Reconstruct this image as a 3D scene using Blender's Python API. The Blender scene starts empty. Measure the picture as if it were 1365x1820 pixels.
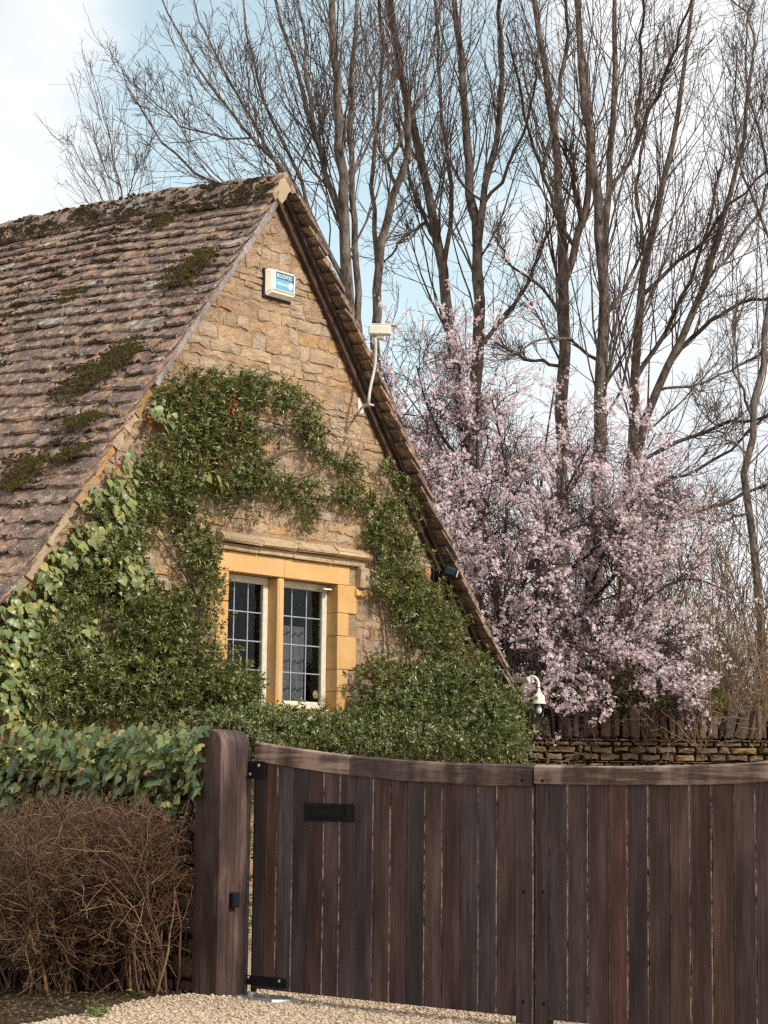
import bpy, bmesh, math
import numpy as np
from mathutils import Matrix, Vector

# ------------------------------------------------------------------ camera, world, sun, exposure
SC = bpy.context.scene
COL = SC.collection
H = 1.3                                            # eye height
FPX, PITCH, ROLL = 3666., math.radians(7.288), math.radians(.626)
_R0 = np.array([1, 0, 0.]); _U0 = np.array([0, -math.sin(PITCH), math.cos(PITCH)])
FWD = np.array([0, math.cos(PITCH), math.sin(PITCH)])
RGT = math.cos(ROLL)*_R0 + math.sin(ROLL)*_U0
UPV = -math.sin(ROLL)*_R0 + math.cos(ROLL)*_U0
CAM = np.array([0, 0, H])
cd = bpy.data.cameras.new('camera'); cam = bpy.data.objects.new('camera', cd); COL.objects.link(cam)
cd.sensor_fit = 'VERTICAL'; cd.sensor_height = 36.; cd.lens = FPX/1820*36.
cd.clip_start = .1; cd.clip_end = 3000.
m = Matrix.Identity(4)
for k in range(3):
    m[k][0], m[k][1], m[k][2], m[k][3] = RGT[k], UPV[k], -FWD[k], CAM[k]
cam.matrix_world = m
SC.camera = cam

SUN = np.array([.60, -.50, .63]); SUN /= np.linalg.norm(SUN)
sd = bpy.data.lights.new('sun', 'SUN'); sd.energy = 3.3; sd.angle = math.radians(3.5); sd.color = (1., .93, .83)
so = bpy.data.objects.new('sun', sd); COL.objects.link(so)
so.rotation_euler = Vector(SUN).to_track_quat('Z', 'Y').to_euler(); so.location = (20, -20, 25)

W = bpy.data.worlds.new('World'); SC.world = W; W.use_nodes = True
wt = W.node_tree; wt.nodes.clear()
def wn(t, **kw):
    n = wt.nodes.new(t)
    for k, v in kw.items(): setattr(n, k, v)
    return n
sky = wn('ShaderNodeTexSky', sky_type='NISHITA', sun_disc=False)
sky.sun_elevation = math.asin(SUN[2]); sky.sun_rotation = math.atan2(SUN[0], SUN[1])
sky.air_density = 1.2; sky.dust_density = 2.0; sky.ozone_density = 1.0
tc = wn('ShaderNodeTexCoord')
mp = wn('ShaderNodeMapping'); mp.inputs['Location'].default_value = (3.1, 0.2, 1.7); mp.inputs['Scale'].default_value = (1., 1., 1.7)
nz = wn('ShaderNodeTexNoise'); nz.inputs['Scale'].default_value = 4.2; nz.inputs['Detail'].default_value = 7; nz.inputs['Roughness'].default_value = .55
nz.inputs['Distortion'].default_value = .25
ramp = wn('ShaderNodeValToRGB'); ramp.color_ramp.elements[0].position = .26; ramp.color_ramp.elements[1].position = .54
ramp.color_ramp.interpolation = 'EASE'
nz2 = wn('ShaderNodeTexNoise'); nz2.inputs['Scale'].default_value = 9; nz2.inputs['Detail'].default_value = 5
cr = wn('ShaderNodeValToRGB'); cr.color_ramp.elements[0].position = .3; cr.color_ramp.elements[1].position = .62
cr.color_ramp.elements[0].color = (.66, .70, .73, 1); cr.color_ramp.elements[1].color = (.84, .83, .83, 1)
b1 = wn('ShaderNodeBackground'); b1.inputs['Strength'].default_value = .125
hs = wn('ShaderNodeHueSaturation'); hs.inputs['Hue'].default_value = .462; hs.inputs['Saturation'].default_value = .60; hs.inputs['Value'].default_value = 1.25
b2 = wn('ShaderNodeBackground'); b2.inputs['Strength'].default_value = 1.0
mx = wn('ShaderNodeMixShader'); wo = wn('ShaderNodeOutputWorld')
L = wt.links.new
L(tc.outputs['Generated'], mp.inputs['Vector']); L(mp.outputs[0], nz.inputs['Vector']); L(mp.outputs[0], nz2.inputs['Vector'])
def gap(u, v, w, k):                               # a break in the cloud towards a direction
    d_ = FWD*FPX + RGT*(u-682.5) + UPV*(910-v); d_ = d_/np.linalg.norm(d_)
    vm = wn('ShaderNodeVectorMath', operation='DISTANCE'); L(tc.outputs['Generated'], vm.inputs[0]); vm.inputs[1].default_value = tuple(d_)
    mr = wn('ShaderNodeMapRange', interpolation_type='SMOOTHSTEP'); mr.inputs['From Min'].default_value = 0.; mr.inputs['From Max'].default_value = w
    mr.inputs['To Min'].default_value = k; mr.inputs['To Max'].default_value = 0.; L(vm.outputs['Value'], mr.inputs['Value']); return mr.outputs[0]
acc = nz.outputs['Fac']
for g_ in (gap(720, 70, .20, -.34), gap(330, 215, .13, -.24), gap(40, 60, .08, .25), gap(150, 470, .09, .2), gap(1250, 700, .2, .1), gap(640, 480, .07, -.12)):
    ad_ = wn('ShaderNodeMath', operation='ADD'); L(acc, ad_.inputs[0]); L(g_, ad_.inputs[1]); acc = ad_.outputs[0]
L(acc, ramp.inputs['Fac']); L(nz2.outputs['Fac'], cr.inputs['Fac']); L(cr.outputs[0], b2.inputs['Color'])
L(sky.outputs[0], hs.inputs['Color']); L(hs.outputs[0], b1.inputs['Color'])
L(ramp.outputs[0], mx.inputs['Fac']); L(b1.outputs[0], mx.inputs[1]); L(b2.outputs[0], mx.inputs[2]); L(mx.outputs[0], wo.inputs['Surface'])

vs = SC.view_settings
vs.view_transform = 'Standard'; vs.look = 'None'; vs.exposure = 0.42; vs.gamma = 1.0; vs.use_curve_mapping = False
SC.render.engine = 'CYCLES'
SC.cycles.max_bounces = 6; SC.cycles.diffuse_bounces = 3; SC.cycles.transparent_max_bounces = 8
SC.cycles.caustics_reflective = False; SC.cycles.caustics_refractive = False; SC.cycles.sample_clamp_indirect = 5.; SC.cycles.sample_clamp_direct = 4.; SC.cycles.use_denoising = False; SC.cycles.pixel_filter_type = 'BLACKMAN_HARRIS'; SC.cycles.filter_width = 1.35

RNG = np.random.default_rng(11)
def U(a, b, n=None): return RNG.uniform(a, b, n)

# ------------------------------------------------------------------ frames
def rays(u, v):
    u = np.asarray(u, float); v = np.asarray(v, float)
    return FWD*FPX + RGT*(u-682.5)[..., None] + UPV*(910-v)[..., None]
def depth_pt(u, v, y):                             # world point seen at a photo position, y metres away
    d = rays(u, v); return CAM + d*(np.asarray(y)/d[..., 1])[..., None]
class Frame:
    def __init__(s, o, deg):
        a = math.radians(deg); s.ang = a
        s.o = np.array(o, float); s.x = np.array([math.cos(a), math.sin(a), 0]); s.y = np.array([-math.sin(a), math.cos(a), 0])
    def loc(s, P):
        d = np.asarray(P)-s.o; return np.stack([d@s.x, d@s.y, d[..., 2]], -1)
    def w(s, l):
        l = np.asarray(l, float); return s.o + l[..., :1]*s.x + l[..., 1:2]*s.y + l[..., 2:]*np.array([0, 0, 1.])
    def hit(s, u, v, y=0.):
        d = rays(u, v); o = CAM-s.o; t = (y-o@s.y)/(d@s.y); return s.loc(CAM + d*np.asarray(t)[..., None])
    def hitx(s, u, v, x=0.):
        d = rays(u, v); o = CAM-s.o; t = (x-o@s.x)/(d@s.x); return s.loc(CAM + d*np.asarray(t)[..., None])
HS = Frame((-.961, 17.2, 0), 51.64)                # cottage: x along the gable wall, y back along the ridge
GT = Frame((-.779, 12.89, 0), -41.24)              # gate: x along the gate, -y towards the lane
GZ = -.055                                         # level of the gravel

# ------------------------------------------------------------------ object helpers
def link(o, parent=None):
    COL.objects.link(o)
    if parent is not None: o.parent = parent
    return o
def tag(o, label=None, cat=None, group=None, kind=None):
    if label: o['label'] = label
    if cat: o['category'] = cat
    if group: o['group'] = group
    if kind: o['kind'] = kind
    return o
def thing(name, label, cat, frame=None, loc=(0, 0, 0), group=None):
    o = bpy.data.objects.new(name, None); o.empty_display_size = .2
    if frame is not None:
        o.location = frame.w(np.array(loc, float)); o.rotation_euler = (0, 0, frame.ang)
    else: o.location = loc
    link(o); return tag(o, label, cat, group)
def big(name, V, F, mat, parent=None, smooth=False, mids=None, uv=None):
    """one mesh object from numpy arrays; F is (m,k)"""
    V = np.ascontiguousarray(V, np.float32).reshape(-1, 3); F = np.ascontiguousarray(F, np.int32)
    me = bpy.data.meshes.new(name); nf, k = F.shape
    me.vertices.add(len(V)); me.vertices.foreach_set('co', V.ravel())
    me.loops.add(nf*k); me.loops.foreach_set('vertex_index', F.ravel())
    me.polygons.add(nf); me.polygons.foreach_set('loop_start', np.arange(0, nf*k, k, dtype=np.int32))
    for q in (mat if isinstance(mat, (list, tuple)) else [mat]): me.materials.append(q)
    if mids is not None: me.polygons.foreach_set('material_index', np.ascontiguousarray(mids, np.int32))
    if smooth: me.polygons.foreach_set('use_smooth', np.ones(nf, bool))
    if uv is not None:
        l = me.uv_layers.new(name='UVMap'); l.data.foreach_set('uv', np.ascontiguousarray(uv[F.ravel()], np.float32).ravel())
    me.update(calc_edges=True)
    return link(bpy.data.objects.new(name, me), parent)
def pymesh(name, V, F, mat, smooth=False, mids=None):
    me = bpy.data.meshes.new(name); me.from_pydata([tuple(map(float, v)) for v in V], [], [tuple(map(int, f)) for f in F])
    for q in (mat if isinstance(mat, (list, tuple)) else [mat]): me.materials.append(q)
    if mids is not None: me.polygons.foreach_set('material_index', np.array(mids, np.int32))
    if smooth: me.polygons.foreach_set('use_smooth', np.ones(len(me.polygons), bool))
    me.update(); return me
def obj(name, me, parent=None, mat4=None):
    o = bpy.data.objects.new(name, me)
    if mat4 is not None: o.matrix_basis = mat4
    return link(o, parent)
class Acc:                                         # gathers polygons for one mesh
    def __init__(s): s.V = []; s.F = []; s.M = []
    def add(s, V, F, m=0):
        b = len(s.V); s.V += [tuple(v) for v in V]; s.F += [tuple(i+b for i in f) for f in F]; s.M += [m]*len(F); return s
    def box(s, lo, hi, m=0):
        (a, b, c), (d, e, f) = lo, hi
        V = [(a,b,c),(d,b,c),(d,e,c),(a,e,c),(a,b,f),(d,b,f),(d,e,f),(a,e,f)]
        return s.add(V, [(0,3,2,1),(4,5,6,7),(0,1,5,4),(1,2,6,5),(2,3,7,6),(3,0,4,7)], m)
    def prism(s, poly, y0, y1, m=0):               # polygon in x,z pushed along y (poly anticlockwise seen from -y)
        n = len(poly); V = [(x, y0, z) for x, z in poly] + [(x, y1, z) for x, z in poly]
        F = [tuple(range(n)), tuple(range(2*n-1, n-1, -1))] + [(i, n+i, n+(i+1) % n, (i+1) % n) for i in range(n)]
        return s.add(V, F, m)
    def tube(s, P, r, sides=8, m=0, cap=True):
        P = np.array(P, float); r = np.broadcast_to(np.asarray(r, float), (len(P),))
        V, F = tubes(P[None], r[None], sides); V = V.reshape(-1, 3)
        F = [tuple(f) for f in F]
        if cap: F += [tuple(range(sides-1, -1, -1)), tuple(len(V)-sides+i for i in range(sides))]
        return s.add(V, F, m)
    def lathe(s, c, prof, sides=16, m=0):          # profile (r, z) about a vertical axis at c
        n = len(prof); a = np.arange(sides)*2*np.pi/sides; V = []
        for r, z in prof: V += [(c[0]+r*math.cos(t), c[1]+r*math.sin(t), c[2]+z) for t in a]
        F = [(i*sides+j, i*sides+(j+1) % sides, (i+1)*sides+(j+1) % sides, (i+1)*sides+j) for i in range(n-1) for j in range(sides)]
        F += [tuple(range(sides-1, -1, -1)), tuple((n-1)*sides+j for j in range(sides))]
        return s.add(V, F, m)
    def build(s, name, mat, parent=None, bevel=0., smooth=False, jitter=0., seg=1):
        me = pymesh(name, s.V, s.F, mat, False, s.M)
        bm = bmesh.new(); bm.from_mesh(me)
        bmesh.ops.recalc_face_normals(bm, faces=bm.faces)
        if bevel: bmesh.ops.bevel(bm, geom=[e for e in bm.edges if len(e.link_faces) == 2 and e.calc_face_angle(0) > .5], offset=bevel, segments=seg, affect='EDGES', clamp_overlap=True)
        if jitter:
            for v in bm.verts: v.co += Vector(RNG.normal(0, jitter, 3))
        if smooth:
            for f in bm.faces: f.smooth = True
        bm.to_mesh(me); bm.free(); me.update()
        return obj(name, me, parent)

def norm(a): return a/np.maximum(np.linalg.norm(a, axis=-1, keepdims=True), 1e-9)
def tubes(P, R, sides):
    """P (N,n,3), R (N,n) -> vertices and quads of N tapering tubes"""
    N, n, _ = P.shape
    T = np.empty_like(P); T[:, 1:-1] = P[:, 2:]-P[:, :-2]; T[:, 0] = P[:, 1]-P[:, 0]; T[:, -1] = P[:, -1]-P[:, -2]; T = norm(T)
    mean = norm(P[:, -1]-P[:, 0]); ref = np.where(np.abs(mean[:, 2:]) > .8, np.array([[1., .1, 0]]), np.array([[0, .1, 1.]]))
    A = norm(np.cross(T, ref[:, None, :])); B = np.cross(T, A)
    a = np.arange(sides)*2*np.pi/sides
    V = P[:, :, None, :] + R[:, :, None, None]*(A[:, :, None, :]*np.cos(a)[:, None] + B[:, :, None, :]*np.sin(a)[:, None])
    j = np.arange(sides); i = np.arange(n-1)
    q = np.stack([i[:, None]*sides+j, i[:, None]*sides+(j+1) % sides, (i[:, None]+1)*sides+(j+1) % sides, (i[:, None]+1)*sides+j], -1).reshape(-1, 4)
    F = (q[None] + (np.arange(N)*n*sides)[:, None, None]).reshape(-1, 4)
    return V.reshape(-1, 3), F
def merge(parts):
    Vs, Fs, b = [], [], 0
    for V, F in parts: Vs.append(V); Fs.append(F+b); b += len(V)
    return np.concatenate(Vs), np.concatenate(Fs)
def grow(P, R, cnt, t0, t1, ang, Lf, up, m, wig, r0f, rtip, rng=RNG, flat=None):
    """side shoots on the shoots P,R"""
    N, n, _ = P.shape
    idx = np.repeat(np.arange(N), cnt); M_ = len(idx)
    t = rng.uniform(t0, t1, M_); s = t*(n-1.001); i = s.astype(int); f = (s-i)[:, None]
    base = P[idx, i]*(1-f) + P[idx, i+1]*f; tan = norm(P[idx, i+1]-P[idx, i]); rad = R[idx, i]*(1-f[:, 0]) + R[idx, i+1]*f[:, 0]
    v = rng.normal(size=(M_, 3))
    if flat is not None: v = v*np.asarray(flat)
    perp = norm(v - (v*tan).sum(-1, keepdims=True)*tan)
    a = (ang*rng.uniform(.6, 1.4, M_))[:, None]; d = np.cos(a)*tan + np.sin(a)*perp
    plen = np.linalg.norm(np.diff(P, axis=1), axis=-1).sum(1)[idx]
    Ln = Lf(plen, t, rng.uniform(.6, 1.3, M_))
    Q = np.empty((M_, m, 3)); Q[:, 0] = base
    for k in range(1, m):
        d = norm(d + np.array([0, 0, up]) + wig*rng.normal(size=(M_, 3))); Q[:, k] = Q[:, k-1] + d*(Ln/(m-1))[:, None]
    r0 = np.maximum(rad*r0f, rtip); RR = r0[:, None]*(1-np.linspace(0, 1, m)**.9) + rtip*np.linspace(0, 1, m)
    return Q, RR

def resample(P, n):
    P = np.array(P, float); d = np.r_[0, np.cumsum(np.linalg.norm(np.diff(P, axis=0), axis=1))]; t = np.linspace(0, d[-1], n)
    Q = np.stack([np.interp(t, d, P[:, k]) for k in range(P.shape[1])], -1)
    for _ in range(2): Q[1:-1] = Q[1:-1]*.5 + (Q[:-2]+Q[2:])*.25
    return Q

# ------------------------------------------------------------------ materials
class NT:
    def __init__(s, name):
        s.m = bpy.data.materials.new(name); s.m.use_nodes = True; s.t = s.m.node_tree; s.t.nodes.clear()
        s.out = s.t.nodes.new('ShaderNodeOutputMaterial')
    def n(s, ty, out=0, props=None, **inp):
        nd = s.t.nodes.new('ShaderNode'+ty)
        for k, v in (props or {}).items(): setattr(nd, k, v)
        for k, v in inp.items():
            k = int(k[1:]) if k[0] == 'i' and k[1:].isdigit() else k.replace('_', ' ')
            s.set(nd.inputs[k], v)
        return nd.outputs[out]
    def set(s, sock, v):
        if isinstance(v, bpy.types.NodeSocket): s.t.links.new(v, sock)
        else:
            if isinstance(v, tuple) and len(v) == 3 and sock.type == 'RGBA': v = v+(1,)
            sock.default_value = v
    def pos(s, sx=1., sy=1., sz=1.):
        g = s.n('NewGeometry')
        return s.n('VectorMath', props={'operation': 'MULTIPLY'}, i0=g, i1=(sx, sy, sz))
    def ocoord(s, sx=1., sy=1., sz=1.):
        g = s.n('TexCoord', out=3)
        return s.n('VectorMath', props={'operation': 'MULTIPLY'}, i0=g, i1=(sx, sy, sz))
    def noise(s, vec, scale, detail=4, rough=.55, dist=0.):
        return s.n('TexNoise', Vector=vec, Scale=scale, Detail=detail, Roughness=rough, Distortion=dist)
    def var(s):
        a = s.n('ObjectInfo', out=5); b = s.n('NewGeometry', out=8)
        return s.math('FRACT', s.math('ADD', a, b))
    def math(s, op, a, b=0.): return s.n('Math', props={'operation': op}, i0=a, i1=b)
    def ramp(s, fac, *stops):
        nd = s.t.nodes.new('ShaderNodeValToRGB'); el = nd.color_ramp.elements
        while len(el) < len(stops): el.new(.5)
        for e, (p, c) in zip(el, stops):
            e.position = p; e.color = (c, c, c, 1) if isinstance(c, (int, float)) else tuple(c)+(1,)
        s.set(nd.inputs[0], fac); return nd.outputs[0]
    def mix(s, fac, a, b, blend='MIX'):
        nd = s.t.nodes.new('ShaderNodeMix'); nd.data_type = 'RGBA'; nd.blend_type = blend
        s.set(nd.inputs[0], fac); s.set(nd.inputs[6], a); s.set(nd.inputs[7], b); return nd.outputs[2]
    def bump(s, h, strength=.5, dist=.01):
        return s.n('Bump', Height=h, Strength=strength, Distance=dist)
    def bsdf(s, color, rough=.8, normal=None, spec=.3, metal=0., **kw):
        nd = s.t.nodes.new('ShaderNodeBsdfPrincipled')
        s.set(nd.inputs['Base Color'], color); s.set(nd.inputs['Roughness'], rough); s.set(nd.inputs['Metallic'], metal)
        nd.inputs['Specular IOR Level'].default_value = spec
        if normal is not None: s.set(nd.inputs['Normal'], normal)
        for k, v in kw.items(): s.set(nd.inputs[k.replace('_', ' ')], v)
        return nd.outputs[0]
    def done(s, sh): s.t.links.new(sh, s.out.inputs[0]); return s.m

def mat_rubble(name, tones, dirt=.5, bump=.9, lich=.0, fine=1.):
    n = NT(name); p = n.pos(); v = n.var()
    k = len(tones); c = n.ramp(v, *[(i/(k-1)*.96+.02, t) for i, t in enumerate(tones)])
    big_ = n.noise(p, 1.3, 4); med = n.noise(p, 9, 6, .65); fi = n.noise(p, 60*fine, 5, .7)
    c = n.mix(n.ramp(med, (.35, 0.), (.7, .75)), c, n.mix(1., c, (.62, .55, .5), 'MULTIPLY'))
    c = n.mix(n.ramp(fi, (.42, 0.), (.62, .8)), c, n.mix(1., c, (1.35, 1.3, 1.22), 'MULTIPLY'))
    c = n.mix(n.ramp(n.noise(p, 38*fine, 4, .6), (.60, 0.), (.68, .7)), c, n.mix(1., c, (.5, .42, .36), 'MULTIPLY'))
    c = n.mix(n.math('MULTIPLY', n.ramp(big_, (.45, 0.), (.68, 1.)), dirt), c, n.mix(1., c, (.62, .57, .55), 'MULTIPLY'))
    if lich:
        c = n.mix(n.math('MULTIPLY', n.ramp(n.noise(p, 22, 3), (.62, 0.), (.68, 1.)), lich), c, (.52, .50, .46))
    h = n.math('ADD', n.math('MULTIPLY', med, .7), n.math('MULTIPLY', fi, .3))
    return n.done(n.bsdf(c, .9, n.bump(h, bump, .06), .12))
M = {}
M['stone'] = mat_rubble('buff_rubble_stone', [(.47,.345,.225),(.45,.33,.22),(.44,.355,.265),(.53,.40,.275),(.41,.31,.22),(.50,.32,.15),(.48,.36,.25),(.45,.38,.31),(.46,.33,.21)], .7, 1.)
M['mortar'] = mat_rubble('buff_mortar', [(.385,.285,.19),(.385,.285,.19)], .7, 1.)
M['drystone'] = mat_rubble('dry_stone', [(.17,.125,.08),(.25,.185,.12),(.13,.10,.075),(.34,.24,.12),(.20,.16,.12),(.29,.24,.18)], .7, 1., .3)
M['coping'] = mat_rubble('dark_coping_stone', [(.12,.085,.065),(.18,.13,.095),(.09,.07,.058),(.20,.15,.12)], .8, 1., .2)
M['garden_stone'] = mat_rubble('garden_wall_stone', [(.30,.20,.11),(.36,.26,.15),(.25,.19,.12),(.38,.31,.22)], .8, 1., .3)
M['dark_joint'] = mat_rubble('dark_earth_joint', [(.06,.045,.035),(.06,.045,.035)], .5, 1.)
M['hood'] = mat_rubble('weathered_hood_stone', [(.40,.31,.22),(.46,.35,.22),(.36,.30,.24)], .9, .7, .5)
def mat_ashlar():
    n = NT('smooth_ochre_ashlar'); p = n.pos(); v = n.var()
    c = n.ramp(v, (.0, (.53,.315,.115)), (.35, (.55,.345,.15)), (.65, (.48,.27,.09)), (1., (.56,.37,.18)))
    c = n.mix(n.ramp(n.noise(p, 5, 5, .6), (.4, 0.), (.7, .5)), c, (.62, .43, .22))
    c = n.mix(n.ramp(n.noise(p, 40, 4, .6), (.52, 0.), (.72, .5)), c, (.38, .23, .085))
    c = n.mix(n.ramp(n.noise(p, 3., 6, .7), (.55, 0.), (.70, .45)), c, (.46, .37, .26))
    c = n.mix(n.ramp(n.noise(p, 120, 3, .6), (.64, 0.), (.70, .6)), c, (.22, .14, .06))
    return n.done(n.bsdf(c, .85, n.bump(n.noise(p, 70, 5, .6), .25, .006), .2))
M['ashlar'] = mat_ashlar()
def mat_slate():
    n = NT('stone_slate'); p = n.pos(); v = n.var()
    c = n.ramp(v, (0., (.28,.175,.12)), (.18, (.39,.24,.155)), (.36, (.20,.14,.115)), (.52, (.42,.27,.165)), (.66, (.25,.165,.13)), (.8, (.34,.22,.145)), (.93, (.42,.32,.235)), (1., (.44,.41,.37)))
    med = n.noise(p, 11, 6, .65); fi = n.noise(p, 55, 5, .7)
    c = n.mix(n.ramp(med, (.40, 0.), (.56, .9)), c, (.095, .075, .07))
    c = n.mix(n.ramp(n.noise(p, 3.2, 6, .7), (.50, 0.), (.62, .6)), c, (.075, .058, .055))
    c = n.mix(n.ramp(fi, (.50, 0.), (.66, .6)), c, (.42, .32, .25))
    c = n.mix(n.ramp(n.noise(p, 17, 3, .6), (.62, 0.), (.66, .8)), c, (.46, .43, .40))
    c = n.mix(n.ramp(n.noise(p, 6, 5, .7), (.62, 0.), (.70, .7)), c, (.40, .20, .07))
    h = n.math('ADD', n.math('MULTIPLY', med, .6), n.math('MULTIPLY', fi, .4))
    return n.done(n.bsdf(c, .92, n.bump(h, .9, .025), .12))
M['slate'] = mat_slate()
def mat_simple(name, col, rough=.7, col2=None, scale=12, bump=0., bscale=60, spec=.3, metal=0., lo=.4, hi=.65):
    n = NT(name); p = n.pos(); c = col
    if col2: c = n.mix(n.ramp(n.noise(p, scale, 5, .6), (lo, 0.), (hi, 1.)), col, col2)
    return n.done(n.bsdf(c, rough, n.bump(n.noise(p, bscale, 5, .6), bump, .006) if bump else None, spec, metal))
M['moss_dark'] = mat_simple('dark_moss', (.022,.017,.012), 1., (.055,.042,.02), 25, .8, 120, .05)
M['moss_green'] = mat_simple('olive_moss', (.075,.062,.014), 1., (.035,.03,.012), 22, .8, 120, .05)
M['plaster'] = mat_simple('lime_fillet', (.44,.33,.21), .95, (.34,.27,.20), 7, .7, 45, .1)
M['white'] = mat_simple('cream_plastic', (.74,.70,.61), .45, (.66,.62,.53), 8, .0, spec=.4)
M['grey_metal'] = mat_simple('pale_grey_paint', (.50,.50,.45), .5, (.40,.38,.33), 14)
M['cream_paint'] = mat_simple('cream_window_paint', (.62,.59,.48), .55, (.50,.47,.38), 18, .1)
M['black'] = mat_simple('black_iron', (.008,.008,.009), .7, (.014,.013,.013), 20, .15, 150, .12)
M['navy'] = mat_simple('dark_blue_plastic', (.012,.016,.03), .4)
M['steel'] = mat_simple('dull_steel', (.42,.42,.42), .35, (.30,.29,.28), 20, metal=.8)
M['lead'] = mat_simple('lead_came', (.33,.35,.40), .5, (.25,.26,.30), 25, metal=.2)
M['brass'] = mat_simple('old_brass', (.46,.36,.17), .4, (.30,.22,.09), 60, metal=.6)
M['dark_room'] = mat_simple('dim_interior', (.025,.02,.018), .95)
M['curtain'] = mat_simple('grey_net_curtain', (.22,.20,.205), .95, (.17,.155,.165), 10)
M['soil'] = mat_simple('leafy_soil', (.036,.026,.018), 1., (.06,.044,.028), 14, 1., 60, .05)
def mat_glass(name):
    n = NT(name); p = n.pos()
    nb = n.bump(n.noise(p, 3, 2), .03, .02)
    fr = n.n('Fresnel', IOR=1.16, Normal=nb); g = n.n('BsdfGlossy', Color=(.9, .93, .95), Roughness=.03, Normal=nb); t = n.n('BsdfTransparent', Color=(.80, .84, .84))
    return n.done(n.n('MixShader', Fac=fr, i1=t, i2=g))
M['glass'] = mat_glass('window_glass')
def mat_timber(name, tones, grain=(.55, .45), rough=.7, sx=26., sz=1.1, pale=None, palelo=.6, wear=None):
    n = NT(name); v = n.var(); k = len(tones)
    off = n.n('CombineXYZ', X=n.math('MULTIPLY', v, 37.), Y=n.math('MULTIPLY', v, 11.), Z=n.math('MULTIPLY', v, 5.))
    g = n.n('TexCoord', out=3); pv = n.n('VectorMath', props={'operation': 'ADD'}, i0=g, i1=off)
    p = n.n('VectorMath', props={'operation': 'MULTIPLY'}, i0=pv, i1=(sx, sx, sz))
    g1 = n.noise(p, 1., 7, .65, .6); g2 = n.noise(p, 4.5, 6, .75, .2); g3 = n.noise(n.n('VectorMath', props={'operation': 'MULTIPLY'}, i0=p, i1=(3.2, 3.2, 1.4)), 1., 6, .8, .3)
    pb = n.n('VectorMath', props={'operation': 'MULTIPLY'}, i0=pv, i1=(5., 5., 1.2)); blot = n.noise(pb, 1.2, 5, .6)
    c = n.ramp(v, *[(i/(k-1)*.96+.02, t) for i, t in enumerate(tones)])
    c = n.mix(n.ramp(g1, (.35, 0.), (.7, .8)), c, n.mix(1., c, (.42, .38, .38), 'MULTIPLY'))
    c = n.mix(n.ramp(blot, (.45, 0.), (.66, .85)), c, n.mix(1., c, (1.9, 1.9, 2.0), 'MULTIPLY'))
    c = n.mix(n.ramp(blot, (.30, .7), (.45, 0.)), c, n.mix(1., c, (.5, .5, .5), 'MULTIPLY'))
    c = n.mix(n.ramp(g2, (.52, 0.), (.72, .8)), c, n.mix(1., c, (2.4, 2.1, 2.0), 'MULTIPLY'))
    c = n.mix(n.ramp(g3, (.50, 0.), (.66, .8)), c, n.mix(1., c, (.38, .35, .35), 'MULTIPLY'))
    c = n.mix(n.ramp(g3, (.30, .5), (.42, 0.)), c, n.mix(1., c, (2.2, 1.9, 1.8), 'MULTIPLY'))
    if pale: c = n.mix(n.ramp(n.math('ADD', n.math('MULTIPLY', g1, .6), n.math('MULTIPLY', blot, .4)), (palelo-.08, 0.), (palelo+.05, .9)), c, pale)
    if wear: c = n.mix(n.math('MULTIPLY', n.ramp(n.noise(n.pos(1., 1., .35), 40, 6, .8), (.42, 0.), (.58, 1.)), n.ramp(n.noise(n.pos(3., 3., 1.), 1.6, 3), (.32, 0.), (.50, 1.))), c, wear)
    return n.done(n.bsdf(c, rough, n.bump(n.math('ADD', g1, n.math('MULTIPLY', g2, .5)), .5, .004), .25))
GW = [(.060,.036,.030),(.050,.041,.041),(.085,.044,.030),(.036,.028,.028),(.068,.055,.055),(.078,.036,.029),(.042,.034,.035),(.078,.047,.037),(.055,.042,.041),(.088,.050,.039)]
M['plank'] = mat_timber('dark_stained_planks', GW)
M['plank_edge'] = mat_timber('worn_plank_arris', GW, wear=(.44,.30,.235))
M['rail'] = mat_timber('weathered_gate_rail', [(.115,.072,.055),(.095,.06,.047)], sx=2.2, sz=34., pale=(.36,.255,.20), palelo=.525)
M['rail_dark'] = mat_timber('dark_gate_rail', [(.062,.042,.035),(.07,.048,.04)], sx=2.2, sz=34., pale=(.24,.165,.125), palelo=.58)
M['post'] = mat_timber('oak_gate_post', [(.058,.037,.032),(.064,.040,.033)], sx=20., sz=1.2, pale=(.20,.14,.115), palelo=.62)
M['barge'] = mat_timber('grey_weathered_timber', [(.22,.20,.185),(.26,.235,.215)], sx=14, sz=14., rough=.85)
M['brown_timber'] = mat_timber('dark_brown_timber', [(.062,.040,.031),(.05,.034,.028)], sx=14, sz=14., rough=.8)
def mat_bark(name, a, b, sc=14, bump=.8):
    n = NT(name); p = n.pos(1, 1, .35)
    c = n.mix(n.ramp(n.noise(p, sc, 6, .75), (.40, 0.), (.62, 1.)), a, b)
    c = n.mix(n.ramp(n.noise(n.pos(1, 1, .8), 4, 5, .7), (.45, 0.), (.62, .6)), c, n.mix(1., c, (.55, .52, .5), 'MULTIPLY'))
    c = n.mix(n.ramp(n.noise(n.pos(), 3, 3), (.58, 0.), (.72, .4)), c, (.12, .115, .07))
    return n.done(n.bsdf(c, .95, n.bump(n.noise(p, sc*1.6, 5, .7), bump, .03), .1))
M['bark'] = mat_bark('grey_brown_bark', (.060,.046,.038), (.23,.19,.16))
M['twig'] = mat_simple('fine_twigs', (.075,.054,.047), .9, (.11,.083,.072), 2., spec=.1)
M['cherry_bark'] = mat_bark('dark_cherry_bark', (.05,.036,.032), (.11,.085,.075))
M['cherry_twig'] = mat_simple('plum_twigs', (.045,.028,.027), .8, (.08,.055,.047), 5., spec=.2)
M['vine_stem'] = mat_bark('vine_stem_bark', (.12,.095,.075), (.24,.20,.16), 30)
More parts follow.
